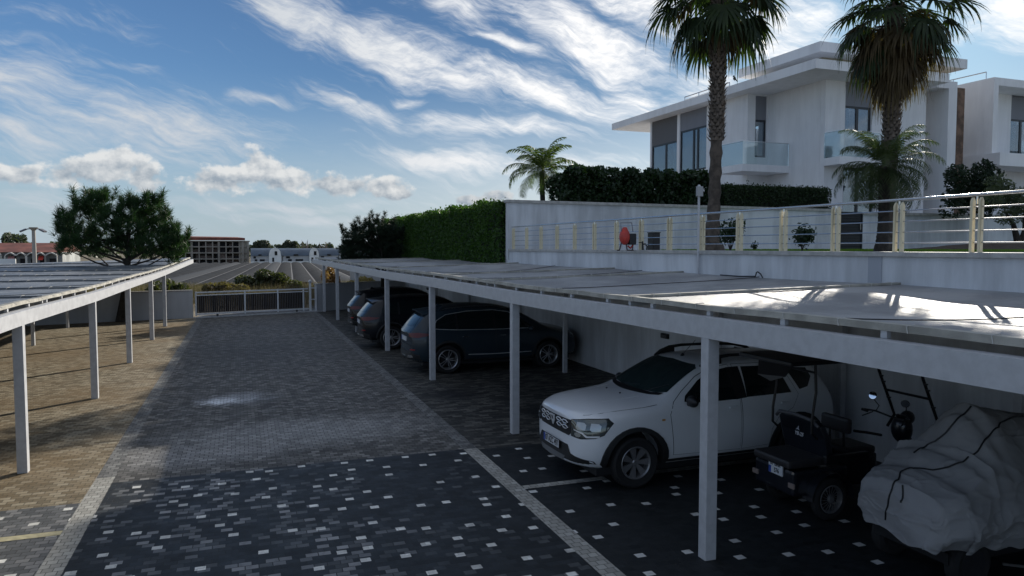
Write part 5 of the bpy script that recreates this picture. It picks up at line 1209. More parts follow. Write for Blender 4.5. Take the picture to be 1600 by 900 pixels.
def wheel(parent, M, r, w, spokes, style, rim_r=.62, rimm=None):
    """wheel about M's z axis, outer side towards +z; tyre > rim"""
    b = MB(); b.lathe(M, [(r*rim_r, -w*.42), (r*.90, -w*.5), (r*.975, -w*.42), (r, -w*.28), (r, w*.28), (r*.975, w*.42), (r*.90, w*.5), (r*rim_r, w*.42)], 40); ty = b.build('wheel', RUBBER, parent, True)
    q = MB(); rr = r*rim_r; q.lathe(M, [(rr+.004, w*.43), (rr-.004, w*.45), (rr-.022, w*.40), (rr-.03, w*.1), (rr-.03, -w*.4)], 40)
    q.lathe(M, [(0, w*.36), (.03, w*.36), (.045, w*.30), (.05, w*.1)], 20)
    for k in range(spokes):
        a = 2*math.pi*k/spokes
        if style == 'twin':
            for s in (-1, 1):
                p0 = M @ Vector((.04*math.cos(a+s*.3), .04*math.sin(a+s*.3), w*.28)); p1 = M @ Vector(((rr-.012)*math.cos(a+s*.17), (rr-.012)*math.sin(a+s*.17), w*.38)); q.bar(p0, p1, .017, .02, up=tuple((M.to_3x3() @ Vector((0, 0, 1)))))
        else:
            p0 = Vector((.035*math.cos(a), .035*math.sin(a), w*.3)); t = Vector((-math.sin(a), math.cos(a), 0)); e = Vector(((rr-.01)*math.cos(a), (rr-.01)*math.sin(a), w*.38))
            V = [p0-t*.018, p0+t*.018, e+t*.05, e-t*.05]; D_ = Vector((0, 0, -.03)); q.add([M @ v for v in V]+[M @ (v+D_) for v in V], [(0, 1, 2, 3), (4, 7, 6, 5), (0, 4, 5, 1), (1, 5, 6, 2), (2, 6, 7, 3), (3, 7, 4, 0)])
    q.build('rim', rimm or RIM, ty, False)
    MB().lathe(M, [(0, -w*.05), (rr*.62, -w*.05), (rr*.62, .0), (0, .0)], 28).build('brake_disc', RIMD, ty)
    return ty
def wheelM(cx, y, z, side): return Matrix.Translation((cx, y, z)) @ Matrix.Rotation(RAD(90)*side, 4, 'X')
GLASSC = mat('car_glass', (.008, .014, .016), .05, 0.0, spec=.6, coat=.3)
TRIM = mat('black_trim', (.018, .019, .02), .6, bump=.15, bscale=200)
LENS = mat('headlamp_lens', (.45, .47, .46), .2, .5); CHR = mat('bright_chrome', (.72, .73, .74), .15, 1.0)
PLATE = mat('plate_white', (.62, .64, .66), .4); PBLUE = mat('plate_blue', (.03, .08, .35), .4); INK = mat('plate_ink', (.01, .01, .01), .5)
# ------------------------------------------------------------------ the white car
WP = paint('white_paint', (.78, .80, .82), .3); GCH = mat('satin_chrome', (.75, .76, .77), .4, .4)
def white_car():
    X0, Y0 = 4.0, 9.42; rot = RAD(0.6)
    M = Matrix.Translation((X0, Y0, 0)) @ Matrix.Rotation(rot, 4, 'Z')
    T = thing('parked_car', 'white off-road car with black roof rails parked under the right carport', 'car', (X0+2.1, Y0, 0), rot)
    st = [(0.0, .34, .50, .56, .80, .54, .40, .92, .955), (.05, .30, .66, .74, .82, .72, .60, .955, .995), (.18, .26, .80, .86, .88, .84, .72, .99, 1.04), (.42, .24, .83, .895, .95, .885, .76, 1.035, 1.09), (.8, .23, .86, .91, 1.0, .90, .78, 1.07, 1.135),
          (1.12, .23, .86, .91, 1.02, .905, .78, 1.095, 1.165), (1.30, .23, .86, .91, 1.03, .905, .745, 1.16, 1.20), (1.45, .23, .86, .91, 1.035, .90, .72, 1.25, 1.295), (1.85, .23, .86, .91, 1.045, .895, .66, 1.475, 1.52), (2.08, .23, .86, .91, 1.05, .89, .64, 1.55, 1.60),
          (2.5, .23, .86, .91, 1.06, .89, .625, 1.585, 1.64), (3.1, .23, .86, .91, 1.07, .89, .62, 1.585, 1.64), (3.65, .24, .85, .91, 1.09, .885, .61, 1.56, 1.615), (3.95, .26, .84, .89, 1.10, .86, .59, 1.52, 1.575), (4.12, .28, .82, .86, 1.10, .82, .56, 1.36, 1.40), (4.24, .30, .78, .82, 1.02, .78, .62, 1.10, 1.12), (4.30, .34, .68, .72, .9, .66, .5, .98, 1.0)]
    ln = lambda x, z, y: (.04*(z-.6) if x < .3 else 0)+(.09*(abs(y)/.8)**2.2 if x < .3 else 0)
    vs, fs = body_cage(st, ln); me = baked(vs, fs); bvh = BVHTree.FromPolygons([v.co.copy() for v in me.vertices], [tuple(p.vertices) for p in me.polygons])
    r = .345; wx = (.84, 3.5)
    me2 = cut(me, [((x, s*1.3, .36), (x, s*.52, .36), .42) for x in wx for s in (-1, 1)])
    me2.transform(M); me2.materials.clear(); bo = link(me2, 'body', WP, T, True); me2.set_sharp_from_angle(angle=RAD(40))
    c = Car(T, M, bvh)
    S_ = (0, 1, 0)     # seen from the driver's side (y < 0)
    def side(name, poly, off, m, parent=None, both=True, grid=.06):
        o = c.decal(name, poly, S_, off, m, parent, False, grid)
        if both: c.decal(name, poly, S_, off, m, parent, 'only', grid)
        return o
    # doors with black seams
    fd = [(1.42, .40), (1.40, .62), (1.36, .95), (1.44, 1.10), (1.60, 1.225), (1.86, 1.40), (2.1, 1.50), (2.44, 1.535), (2.50, 1.08), (2.50, .38)]
    rd = [(2.53, .38), (2.53, 1.08), (2.50, 1.535), (3.30, 1.525), (3.42, 1.30), (3.52, 1.08), (3.40, .90), (3.14, .78), (3.03, .62), (3.0, .40)]
    side('door_seal', grow(fd, .007), .0015, BLACK); d1 = side('door', fd, .004, WP)
    side('door_seal', grow(rd, .007), .0015, BLACK); d2 = side('door', rd, .004, WP)
    side('window', [(1.60, 1.10), (1.63, 1.17), (1.88, 1.355), (2.08, 1.46), (2.38, 1.495), (2.44, 1.08), (1.9, 1.07)], .008, GLASSC, d1, grid=.05)
    side('window_frame', [(2.38, 1.50), (2.60, 1.505), (2.62, 1.09), (2.44, 1.075)], .0065, BLACK, d1)
    side('window', [(2.62, 1.095), (2.64, 1.50), (3.24, 1.485), (3.32, 1.31), (3.40, 1.11)], .008, GLASSC, d2, grid=.05)
    side('quarter_window', [(3.56, 1.14), (3.46, 1.34), (3.40, 1.455), (3.80, 1.42), (3.84, 1.30), (3.72, 1.17)], .006, GLASSC)
    side('sill_trim', [(1.25, .24), (1.25, .345), (3.05, .345), (3.05, .24)], .006, TRIM)
    side('side_indicator', [(1.22, .88), (1.27, .88), (1.27, .905), (1.22, .905)], .006, mat('amber', (.5, .25, .05), .3))
    # wheel arch flares
    for x in wx:
        for s, mir in ((0, False), (1, 'only')):
            pl = []; n = 16
            for k in range(n+1): a = math.pi*(-.06+1.12*k/n); pl.append((x+.50*math.cos(a)*(1.0), .36+.47*math.sin(a)))
            inner = [(x+.415*math.cos(math.pi*(-.06+1.12*k/n)), .36+.415*math.sin(math.pi*(-.06+1.12*k/n))) for k in range(n, -1, -1)]
            b = MB(); N = n+1
            vv = []
            for k in range(N):
                for (px_, pz_) in (pl[k], inner[N-1-k]):
                    h, nr, i, ds = bvh.ray_cast(Vector((px_, -3, pz_)), Vector((0, 1, 0)))
                    if h is None: h, nr, i, ds = bvh.find_nearest(Vector((px_, -.9, pz_)))
                    vv.append(h)
            sg = -1 if not mir else 1; fsx = []
            V = []
            for k in range(N): o_, i_ = vv[2*k], vv[2*k+1]; V += [(o_.x, sg*abs(o_.y)+sg*.004, o_.z), (o_.x, sg*(abs(o_.y)+.022), o_.z*.995+.002), (i_.x, sg*(abs(i_.y)+.028), i_.z), (i_.x, sg*(abs(i_.y)-.12), i_.z)]
            for k in range(N-1):
                for j in range(3): fsx.append((4*k+j, 4*k+j+1, 4*k+4+j+1, 4*k+4+j))
            b.add([tuple(M @ Vector(v)) for v in V], fsx); b.build('wheel_arch', TRIM, T, True)
    # front: grille, lamps, bumper, plate
    F_ = (1, 0, 0)
    gr = c.decal('grille', [(-.60, .90), (.60, .90), (.58, .78), (.46, .685), (-.46, .685), (-.58, .78)], F_, .004, BLACK, grid=.06)
    FS = -1   # project() for +x direction uses S = z x d = +y
    b = c.mb()
    def on_front(y, z, off=.012):
        h, nr, i, ds = bvh.ray_cast(Vector((-3, y, z)), Vector((1, 0, 0))); return Vector((h.x-off, y, z))
    for rowz in (.855, .785):
        for s in (-1, 1):
            for k, yc in enumerate((.19, .36)):
                w_ = .078; pts = [on_front(s*(yc+a), rowz+dz) for a, dz in ((-w_, 0), (-.03, .022), (.03, .022), (w_, 0), (.03, -.022), (-.03, -.022), (-w_, 0))]
                b.tube(pts, .0075, 5, cap=False)
    b.build('grille_mesh', GCH, gr, True)
    b = c.mb(); pts = [on_front(y, z, .022) for y, z in ((-.075, .885), (.075, .885), (.055, .80), (0, .735), (-.055, .80))]
    b.add(pts+[p+Vector((.012, 0, 0)) for p in pts], [(0, 1, 2, 3, 4)[::-1], (5, 6, 7, 8, 9)]+[(i, (i+1) % 5, 5+(i+1) % 5, 5+i) for i in range(5)]); em = b.build('emblem', GCH, gr, bev=.002)
    b = c.mb(); pts = [on_front(y, z, .026) for y, z in ((-.035, .865), (.035, .865), (.02, .815), (-.02, .815))]; b.add(pts, [(0, 3, 2, 1)]); b.build('emblem_inlay', mat('emblem_grey', (.2, .21, .22), .4, .5), em)
    for sgn in (-1, 1):
        d = Vector((1, -sgn*.85, 0)); bvh_c = bvh
        Sx = Vector((0, 0, 1)).cross(d.normalized())
        def sc(x, y): return Vector((x, y, 0)).dot(Sx)
        # lamp outline given by points near the corner
        def P(x, y, z): return (sc(x, y), z)
        y_ = sgn
        poly = [P(.02, .56*y_, .905), P(.16, .76*y_, .935), P(.40, .88*y_, .95), P(.47, .90*y_, .90), P(.36, .88*y_, .76), P(.26, .84*y_, .72), P(.10, .72*y_, .695), P(.02, .56*y_, .70)]
        hl = c.decal('headlamp', grow(poly, .012), d, .003, BLACK, grid=.05); c.decal('lens', poly, d, .009, mat('lamp_dark', (.10, .12, .12), .08, .6, coat=1.0), hl, grid=.04)
        for (a, b_, w_) in ((.30, .25, .075), (.66, .30, .07)):
            cx = poly[0][0]*(1-a)+poly[3][0]*a; q = [(cx+w_*x_, .845+.05*z_) for x_, z_ in ((-.9, -.8), (-1, .5), (-.5, 1), (.9, 1), (1, -.5), (.6, -1))]
            c.decal('lamp_reflector', q, d, .012, LENS, hl, grid=.04)
        cx = poly[0][0]*.62+poly[3][0]*.38; sg_ = 1 if poly[3][0] > poly[0][0] else -1
        q = [(poly[0][0]+sg_*.05, .80), (poly[0][0]+sg_*.20, .775), (poly[0][0]+sg_*.26, .735), (poly[0][0]+sg_*.42, .745), (poly[0][0]+sg_*.42, .725), (poly[0][0]+sg_*.25, .712), (poly[0][0]+sg_*.19, .755), (poly[0][0]+sg_*.05, .785)]
        c.decal('lamp_trim', q, d, .013, GCH, hl, grid=.05)
        q = [(poly[0][0]+sg_*(.12+.055*math.cos(t)), .735+.03*math.sin(t)) for t in np.linspace(0, 2*math.pi, 11)[:-1]]; c.decal('lamp_reflector', q, d, .013, LENS, hl, grid=.04)
    c.decal('lower_bumper', [(-.80, .30), (-.80, .40), (-.52, .46), (-.44, .56), (.44, .56), (.52, .46), (.80, .40), (.80, .30)], F_, .006, TRIM, grid=.06)
    c.decal('skid_plate', [(-.36, .335), (-.40, .40), (.40, .40), (.36, .335)], F_, .012, mat('skid_grey', (.12, .125, .13), .5), grid=.06)
    # number plate
    yp = 0.0; base_ = on_front(yp, .52, .035); px_ = base_.x
    b = c.mb(); b.box(px_, -.265, .46, px_+.012, .265, .58); np_ = b.build('number_plate', BLACK, T, bev=.003)
    b = c.mb(); b.box(px_-.002, -.257, .467, px_-.0005, .257, .573); b.build('plate_face', PLATE, np_)
    b = c.mb(); b.box(px_-.0035, .205, .467, px_-.0025, .257, .573); b.build('plate_band', PBLUE, np_)
    MT = M @ Matrix.Translation((px_-.0035, -.02, .52)) @ Matrix.Rotation(RAD(-90), 4, 'Z') @ Matrix.Rotation(RAD(90), 4, 'X') @ Matrix.Diagonal((.72, 1, 1, 1))
    text_mesh('07 AZC 497', .118, MT, 'plate_lettering', INK, np_, bold=.0022)
    # windscreen, bonnet line, wipers
    ws = [(-.70, 1.215), (-.56, 1.195), (0, 1.185), (.56, 1.195), (.70, 1.215), (.60, 1.50), (.50, 1.535), (0, 1.555), (-.50, 1.535), (-.60, 1.50)]
    c.decal('windscreen', ws, F_, .006, mat('screen_glass', (.012, .03, .032), .05, 0, spec=.6, coat=.4), grid=.06)
    U_ = (0, 0, -1)
    def top_line(name, pts, w_, m, parent=None, off=.004):
        b = c.mb(); P3 = []
        for (x, y) in pts:
            h, nr, i, ds = bvh.ray_cast(Vector((x, y, 5)), Vector((0, 0, -1))); P3.append(h+Vector((0, 0, off)))
        b.tube(P3, w_, 6); return b.build(name, m, parent or T, True)
    for s in (-1, 1):
        top_line('bonnet_seam', [(1.20, s*.80), (1.0, s*.79), (.8, s*.775), (.6, s*.755), (.4, s*.72), (.26, s*.655), (.20, s*.60)], .004, BLACK, off=-.001)
        top_line('bonnet_crease', [(1.12, s*.46), (.9, s*.44), (.6, s*.40), (.35, s*.36)], .006, WP, off=-.003)
        top_line('washer_jet', [(.98, s*.2), (.96, s*.2)], .012, BLACK)
        b = c.mb()
        h0 = on_front(s*.30-.1, 1.20, .012); h1 = on_front(s*.30-.44 if s > 0 else s*.30-.30, 1.235 if s > 0 else 1.30, .02); b.tube([h0, h1], .008, 5); b.build('wiper', BLACK, T)
    # cowl strip
    c.decal('cowl', [(-.66, 1.175), (-.5, 1.165), (.5, 1.165), (.66, 1.175), (.68, 1.205), (.5, 1.19), (-.5, 1.19), (-.68, 1.205)], F_, .008, BLACK)
    # roof rails, aerial
    for s in (-1, 1):
        b = c.mb(); pts = []; w0 = .60
        def rt_(x, y):
            h, nr, i, ds = bvh.ray_cast(Vector((x, y, 5)), Vector((0, 0, -1))); return h.z
        pr = [(2.02, .0), (2.12, .045), (2.28, .085), (2.5, .095), (3.1, .095), (3.5, .085), (3.72, .06), (3.86, 0)]
        b.tube([(x, s*w0, rt_(x, s*w0)+dz) for x, dz in pr], [.022, .028, .026, .022, .022, .024, .028, .02], 10); rr_ = b.build('roof_rail', TRIM, T, True)
        for x0, x1 in ((2.04, 2.36), (3.5, 3.84)):
            b = c.mb(); b.add([(x0, s*w0-.025, rt_(x0, s*w0)-.01), (x1, s*w0-.025, rt_(x1, s*w0)-.01), (x1 if x0 < 3 else x0+.02, s*w0-.02, rt_(x1, s*w0)+.085), (x0, s*w0+.025, rt_(x0, s*w0)-.01), (x1, s*w0+.025, rt_(x1, s*w0)-.01), (x1 if x0 < 3 else x0+.02, s*w0+.02, rt_(x1, s*w0)+.085)],
                [(0, 1, 2), (5, 4, 3), (0, 3, 4, 1), (1, 4, 5, 2), (2, 5, 3, 0)]); b.build('rail_foot', TRIM, rr_)
        b = c.mb(); b.add([(2.0, s*.56, rt_(2.0, s*.56)+.001), (2.0, s*.55, rt_(2.0, s*.55)+.001)]+[(x, s*.56, rt_(x, s*.56)+.0015) for x in (2.6,)]+[(x, s*.55, rt_(x, s*.55)+.0015) for x in (2.6,)], [(0, 1, 3, 2)]); 
    z_ = on_front(0, 1.2).z
    b = c.mb(); zr_ = bvh.ray_cast(Vector((2.12, 0, 5)), Vector((0, 0, -1)))[0].z; b.tube([(2.12, 0, zr_-.01), (2.14, 0, zr_+.03)], [.03, .02], 10); b.tube([(2.14, 0, zr_+.03), (2.35, 0, zr_+.22)], .004, 5); b.build('aerial', BLACK, T, True)
    # mirrors, handles
    for s in (-1, 1):
        b = c.mb(); b.ball((1.63, s*1.00, 1.13), .1, 14, 10, (.62, 1.15, .78)); b.tube([(1.66, s*.84, 1.06), (1.65, s*.95, 1.09)], .03, 8); b.build('mirror', BLACK, T, True)
        for x in (2.36, 3.24): b = c.mb(); b.bar((x-.07, s*.925, .985), (x+.07, s*.925, .985), .03, .03); b.build('door_handle', WP if x > 3 else WP, d1 if x < 3 else d2, bev=.008)
    # tail: lamps, screen
    B_ = (-1, 0, 0)
    c.decal('rear_screen', [(-.55, 1.18), (.55, 1.18), (.50, 1.42), (-.50, 1.42)], B_, .006, GLASSC, grid=.08)
    for s in (-1, 1): c.decal('tail_lamp', [(s*.60, .80), (s*.72, .80), (s*.74, 1.06), (s*.62, 1.06)][::s], B_, .008, mat('tail_red', (.09, .008, .008), .35), grid=.06)
    b = c.mb(); b.box(.3, -.8, .2, 4.0, .8, .3); b.build('underbody', BLACK, T)
    for x in wx:
        for s in (-1, 1):
            wheel(T, M @ wheelM(x, s*.80, r, 1 if s < 0 else -1), r, .215, 5 if 0 else 7, 'flat', .63, mat('alloy_grey', (.26, .26, .27), .35, .6))
            b = c.mb(); b.tube([(x, s*.50, .37), (x, s*.56, .37)], .40, 30); b.build('wheel_well', BLACK, T)
    return T
white_car()
# ------------------------------------------------------------------ the dark cars, tails towards the lane
def dark_suv(label, X0, Y0, rot, col, L=4.68, H=1.72, chrome=True, wheelz=.36, simple=False, plate='07'):
    """tail at local x = 0, nose at x = L"""
    M = Matrix.Translation((X0, Y0, 0)) @ Matrix.Rotation(rot, 4, 'Z')
    T = thing('parked_car', label, 'car', (X0+L/2, Y0, 0), rot, None)
    k = L/4.68; h = H/1.72; P = paint('paint_'+str(col), col, .25, 0.0); P.name = 'dark_car_paint'
    st = [(0.0, .42, .60, .66, .86, .62, .50, 1.0, 1.02), (.05, .34, .74, .80, .94, .76, .62, 1.06, 1.08), (.2, .28, .82, .90, 1.04, .86, .64, 1.24, 1.27), (.45, .25, .85, .925, 1.07, .90, .63, 1.50, 1.53), (.75, .24, .87, .93, 1.07, .91, .635, 1.60, 1.645), (1.3, .23, .87, .93, 1.055, .915, .65, 1.65, 1.70), (1.9, .23, .87, .93, 1.04, .92, .66, 1.665, 1.72),
          (2.5, .23, .87, .93, 1.03, .92, .66, 1.63, 1.69), (2.9, .23, .87, .93, 1.02, .92, .68, 1.52, 1.58), (3.3, .23, .87, .93, 1.02, .92, .72, 1.31, 1.37), (3.6, .23, .87, .93, 1.01, .92, .77, 1.14, 1.19), (3.8, .23, .87, .93, .99, .91, .78, 1.07, 1.12), (4.2, .23, .86, .92, .93, .90, .75, 1.01, 1.06), (4.5, .26, .80, .86, .86, .82, .66, .93, .97), (4.63, .30, .70, .76, .78, .70, .55, .84, .87), (4.68, .36, .58, .62, .70, .58, .46, .76, .79)]
    st = [(s[0]*k, s[1], s[2], s[3], s[4]*h, s[5], s[6], s[7]*h, s[8]*h) for s in st]
    ln = lambda x, z, y: (.12*(abs(y)/.85)**2.4 if x < .3 else (-.12*(abs(y)/.85)**2.4 if x > L-.3 else 0))
    vs, fs = body_cage(st, ln); me = baked(vs, fs); bvh = BVHTree.FromPolygons([v.co.copy() for v in me.vertices], [tuple(p.vertices) for p in me.polygons])
    wx = (.97*k, 3.70*k); r = wheelz
    me2 = cut(me, [((x, s*1.3, r+.01), (x, s*.55, r+.01), r+.07) for x in wx for s in (-1, 1)]); me2.transform(M); me2.materials.clear(); link(me2, 'body', P, T, True); me2.set_sharp_from_angle(angle=RAD(40))
    c = Car(T, M, bvh); S_ = (0, 1, 0); B_ = (1, 0, 0)
    def side(name, poly, off, m, parent=None, grid=.07):
        poly = [(x*k, z*h) for x, z in poly]; o = c.decal(name, poly, S_, off, m, parent, False, grid); c.decal(name, poly, S_, off, m, parent, 'only', grid); return o
    rd = [(1.42, .38), (1.36, .70), (1.22, .9), (1.18, 1.09), (1.35, 1.53), (2.18, 1.58), (2.22, 1.07), (2.22, .36)]; fd = [(2.25, .36), (2.25, 1.06), (2.21, 1.58), (2.55, 1.55), (2.9, 1.42), (3.28, 1.16), (3.38, 1.0), (3.34, .38)]
    side('door_seal', grow(rd, .006), .001, BLACK); d1 = side('door', rd, .003, P); side('door_seal', grow(fd, .006), .001, BLACK); d2 = side('door', fd, .003, P)
    gl = [(.62, 1.16), (.72, 1.33), (.95, 1.47), (1.5, 1.545), (2.2, 1.56), (2.6, 1.50), (2.92, 1.36), (3.2, 1.16), (3.22, 1.10), (2.2, 1.10), (1.2, 1.12)]
    side('window_band', gl, .007, GLASSC, grid=.05)
    side('door_pillar', [(2.17, 1.10), (2.17, 1.56), (2.25, 1.56), (2.25, 1.10)], .009, BLACK, d1); side('door_pillar', [(1.19, 1.11), (1.19, 1.50), (1.24, 1.51), (1.26, 1.11)], .009, BLACK, d1)
    if chrome:
        for s in (-1, 1):
            def sp(x, z, off=.010):
                hh, nr, i, ds = bvh.ray_cast(Vector((x*k, -3, z*h)), Vector((0, 1, 0))); return Vector((hh.x, s*(abs(hh.y)+off), hh.z))
            b = c.mb(); b.tube([sp(x, z) for x, z in ((3.25, 1.085), (2.2, 1.085), (1.2, 1.105), (.80, 1.13), (.60, 1.15), (.70, 1.345), (.95, 1.485), (1.5, 1.56), (2.2, 1.575), (2.62, 1.515), (2.95, 1.37))], .007, 5); b.build('window_trim', GCH, T, True)
            b = c.mb(); b.tube([sp(x, z) for x, z in ((1.5, .47), (2.2, .455), (3.2, .47))], .010, 5); b.build('side_trim', GCH, T, True)
    side('sill_trim', [(1.35, .24), (1.35, .34), (3.3, .34), (3.3, .24)], .006, TRIM)
    for x in wx:
        pl = [(x/k+(r+.115)/k*math.cos(math.pi*t), (r+.01+(r+.125-0)*math.sin(math.pi*t))/h) for t in np.linspace(-.02, 1.02, 17)]
        for s in (-1, 1):
            V = []
            for t in np.linspace(-.02, 1.02, 17):
                a = math.pi*t
                for rr in (r+.115, r+.068):
                    hh, nr, i, ds = bvh.ray_cast(Vector((x+rr*math.cos(a), -3, r+.01+rr*math.sin(a))), Vector((0, 1, 0)))
                    if hh is None: hh = bvh.find_nearest(Vector((x+rr*math.cos(a), -.9, r+.01+rr*math.sin(a))))[0]
                    V.append((hh.x, s*(abs(hh.y)+(.006 if rr > r+.1 else .014)), hh.z))
            b = c.mb(); b.add(V, [(2*q, 2*q+1, 2*q+3, 2*q+2) for q in range(16)]); b.build('wheel_arch', TRIM, T, True)
    def bk(name, poly, off, m, parent=None, grid=.06): return c.decal(name, [(y, z*h) for y, z in poly], B_, off, m, parent, False, grid)
    bk('rear_screen', [(-.53, 1.20), (0, 1.18), (.53, 1.20), (.46, 1.42), (.2, 1.45), (-.2, 1.45), (-.46, 1.42)], .006, mat('rear_glass', (.012, .025, .035), .06, 0, spec=.32))
    RD = mat('tail_red', (.09, .008, .008), .35)
    for s in (-1, 1):
        d = Vector((1, -s*.75, 0)); Sx = Vector((0, 0, 1)).cross(d.normalized()); sc = lambda x, y: Vector((x, y, 0)).dot(Sx)
        pl = [(sc(.06, s*.52), .94*h), (sc(.06, s*.52), 1.03*h), (sc(.22, s*.80), 1.055*h), (sc(.55, s*.93), 1.03*h), (sc(.50, s*.93), .99*h), (sc(.22, s*.82), .93*h)]
        if s < 0: pl = pl
        lmp = c.decal('tail_lamp', pl, d, .010, RD, grid=.05)
    bk('lower_bumper', [(-.80, .34), (-.84, .50), (-.60, .56), (.60, .56), (.84, .50), (.80, .34)], .006, TRIM)
    for s in (-1, 1):
        bk('exhaust_trim', [(s*.40, .40), (s*.70, .42), (s*.68, .49), (s*.44, .47)][::s], .014, CHR, grid=.06)
        bk('reflector', [(s*.55, .60), (s*.78, .62), (s*.78, .64), (s*.55, .625)][::s], .010, mat('reflector_red', (.4, .02, .02), .3), grid=.06)
    bk('bumper_crease', [(-.70, .705), (.70, .705), (.72, .725), (-.72, .725)], .012, P)
    def onb(y, z, off=.02): hh = bvh.ray_cast(Vector((-3, y, z*h)), Vector((1, 0, 0)))[0]; return Vector((hh.x-off, y, z*h))
    p0 = onb(0, .86, .02); b = c.mb(); b.box(p0.x, -.26, .80*h, p0.x+.02, .26, .80*h+.11); q_ = b.build('number_plate', PLATE, T)
    MT = M @ Matrix.Translation((p0.x-.002, 0, .80*h+.055)) @ Matrix.Rotation(RAD(-90), 4, 'Z') @ Matrix.Rotation(RAD(90), 4, 'X') @ Matrix.Diagonal((.72, 1, 1, 1))
    b = c.mb(); b.box(p0.x-.003, .21, .80*h+.003, p0.x-.001, .257, .80*h+.107); b.build('plate_band', PBLUE, q_)
    # spoiler
    zt = 1.55*h; b = c.mb(); n = 12; V = []
    for i in range(n+1):
        y = -.60+1.2*i/n; hh = bvh.ray_cast(Vector((.75*k, y, 5)), Vector((0, 0, -1)))[0].z; e = hh-.045-.05*(abs(y)/.6)**2
        V += [(.75*k, y, hh+.004), (.30*k+.10*(abs(y)/.6)**2, y, e+.01), (.31*k+.10*(abs(y)/.6)**2, y, e-.02), (.62*k, y, hh-.04)]
    b.add(V, [(4*i+j, 4*i+(j+1) % 4, 4*i+4+(j+1) % 4, 4*i+4+j) for i in range(n) for j in range(4)]+[(0, 1, 2, 3), (4*n+3, 4*n+2, 4*n+1, 4*n)]); b.build('spoiler', P, T, True)
    zr_ = bvh.ray_cast(Vector((1.0*k, 0, 5)), Vector((0, 0, -1)))[0].z; b = c.mb(); b.add([(.88*k, -.02, zr_-.01), (1.12*k, -.03, zr_-.01), (1.12*k, .03, zr_-.01), (.88*k, .02, zr_-.01), (.92*k, 0, zr_+.06)], [(0, 1, 4), (1, 2, 4), (2, 3, 4), (3, 0, 4)]); b.build('shark_fin', P, T)
    for s in (-1, 1):
        b = c.mb(); rt2 = lambda x, y: bvh.ray_cast(Vector((x*k, y, 5)), Vector((0, 0, -1)))[0].z
        b.tube([(x*k, s*.62, rt2(x, s*.62)+dz) for x, dz in ((.85, .0), (1.0, .03), (1.6, .035), (2.2, .035), (2.6, .0))], .014, 7); b.build('roof_rail', CHR if chrome else BLACK, T, True)
        b = c.mb(); b.ball((3.15*k, s*1.03, 1.08*h), .1, 12, 8, (.7, 1.0, .7)); b.tube([(3.18*k, s*.88, 1.04*h), (3.16*k, s*.97, 1.06*h)], .03, 6); b.build('mirror', P, T, True)
        for x, dd in ((1.42, d1), (2.42, d2)): b = c.mb(); b.bar((x*k-.08, s*.935, .93*h), (x*k+.08, s*.935, .93*h), .022, .022); b.build('door_handle', CHR if chrome else P, dd, bev=.006)
        c.decal('headlamp', [(s*.45, .80*h), (s*.74, .82*h), (s*.78, .88*h), (s*.45, .86*h)][::-s], (-1, 0, 0), .008, LENS, grid=.08)
    c.decal('windscreen', [(-.68, 1.2*h), (.68, 1.2*h), (.58, 1.56*h), (-.58, 1.56*h)], (-1, 0, 0), .006, GLASSC, grid=.08)
    c.decal('grille', [(-.5, .5), (.5, .5), (.42, .74*h), (-.42, .74*h)], (-1, 0, 0), .006, BLACK, grid=.08)
    b = c.mb(); b.box(.35, -.8, .22, L-.35, .8, .3); b.build('underbody', BLACK, T)
    for x in wx:
        for s in (-1, 1):
            wheel(T, M @ wheelM(x, s*.815, r, 1 if s < 0 else -1), r, .225, 5, 'twin', .70, mat('alloy_bright', (.5, .5, .52), .3, .7))
            b = c.mb(); b.tube([(x, s*.52, r+.01), (x, s*.58, r+.01)], r+.055, 30); b.build('wheel_well', BLACK, T)
    return T
dark_suv('dark blue grey family car with chrome window trim, tail towards the lane', 3.86, 18.95, RAD(.3), (.022, .036, .048), 4.72, 1.72)
dark_suv('glossy black car between the blue grey car and the farther black car', 3.42, 23.95, RAD(-1), (.006, .008, .012), 4.6, 1.68, False, .37)
dark_suv('farthest black car, tail poking out past the nearer black car', 3.66, 28.15, RAD(-1.5), (.007, .008, .010), 4.55, 1.70, False, .37)
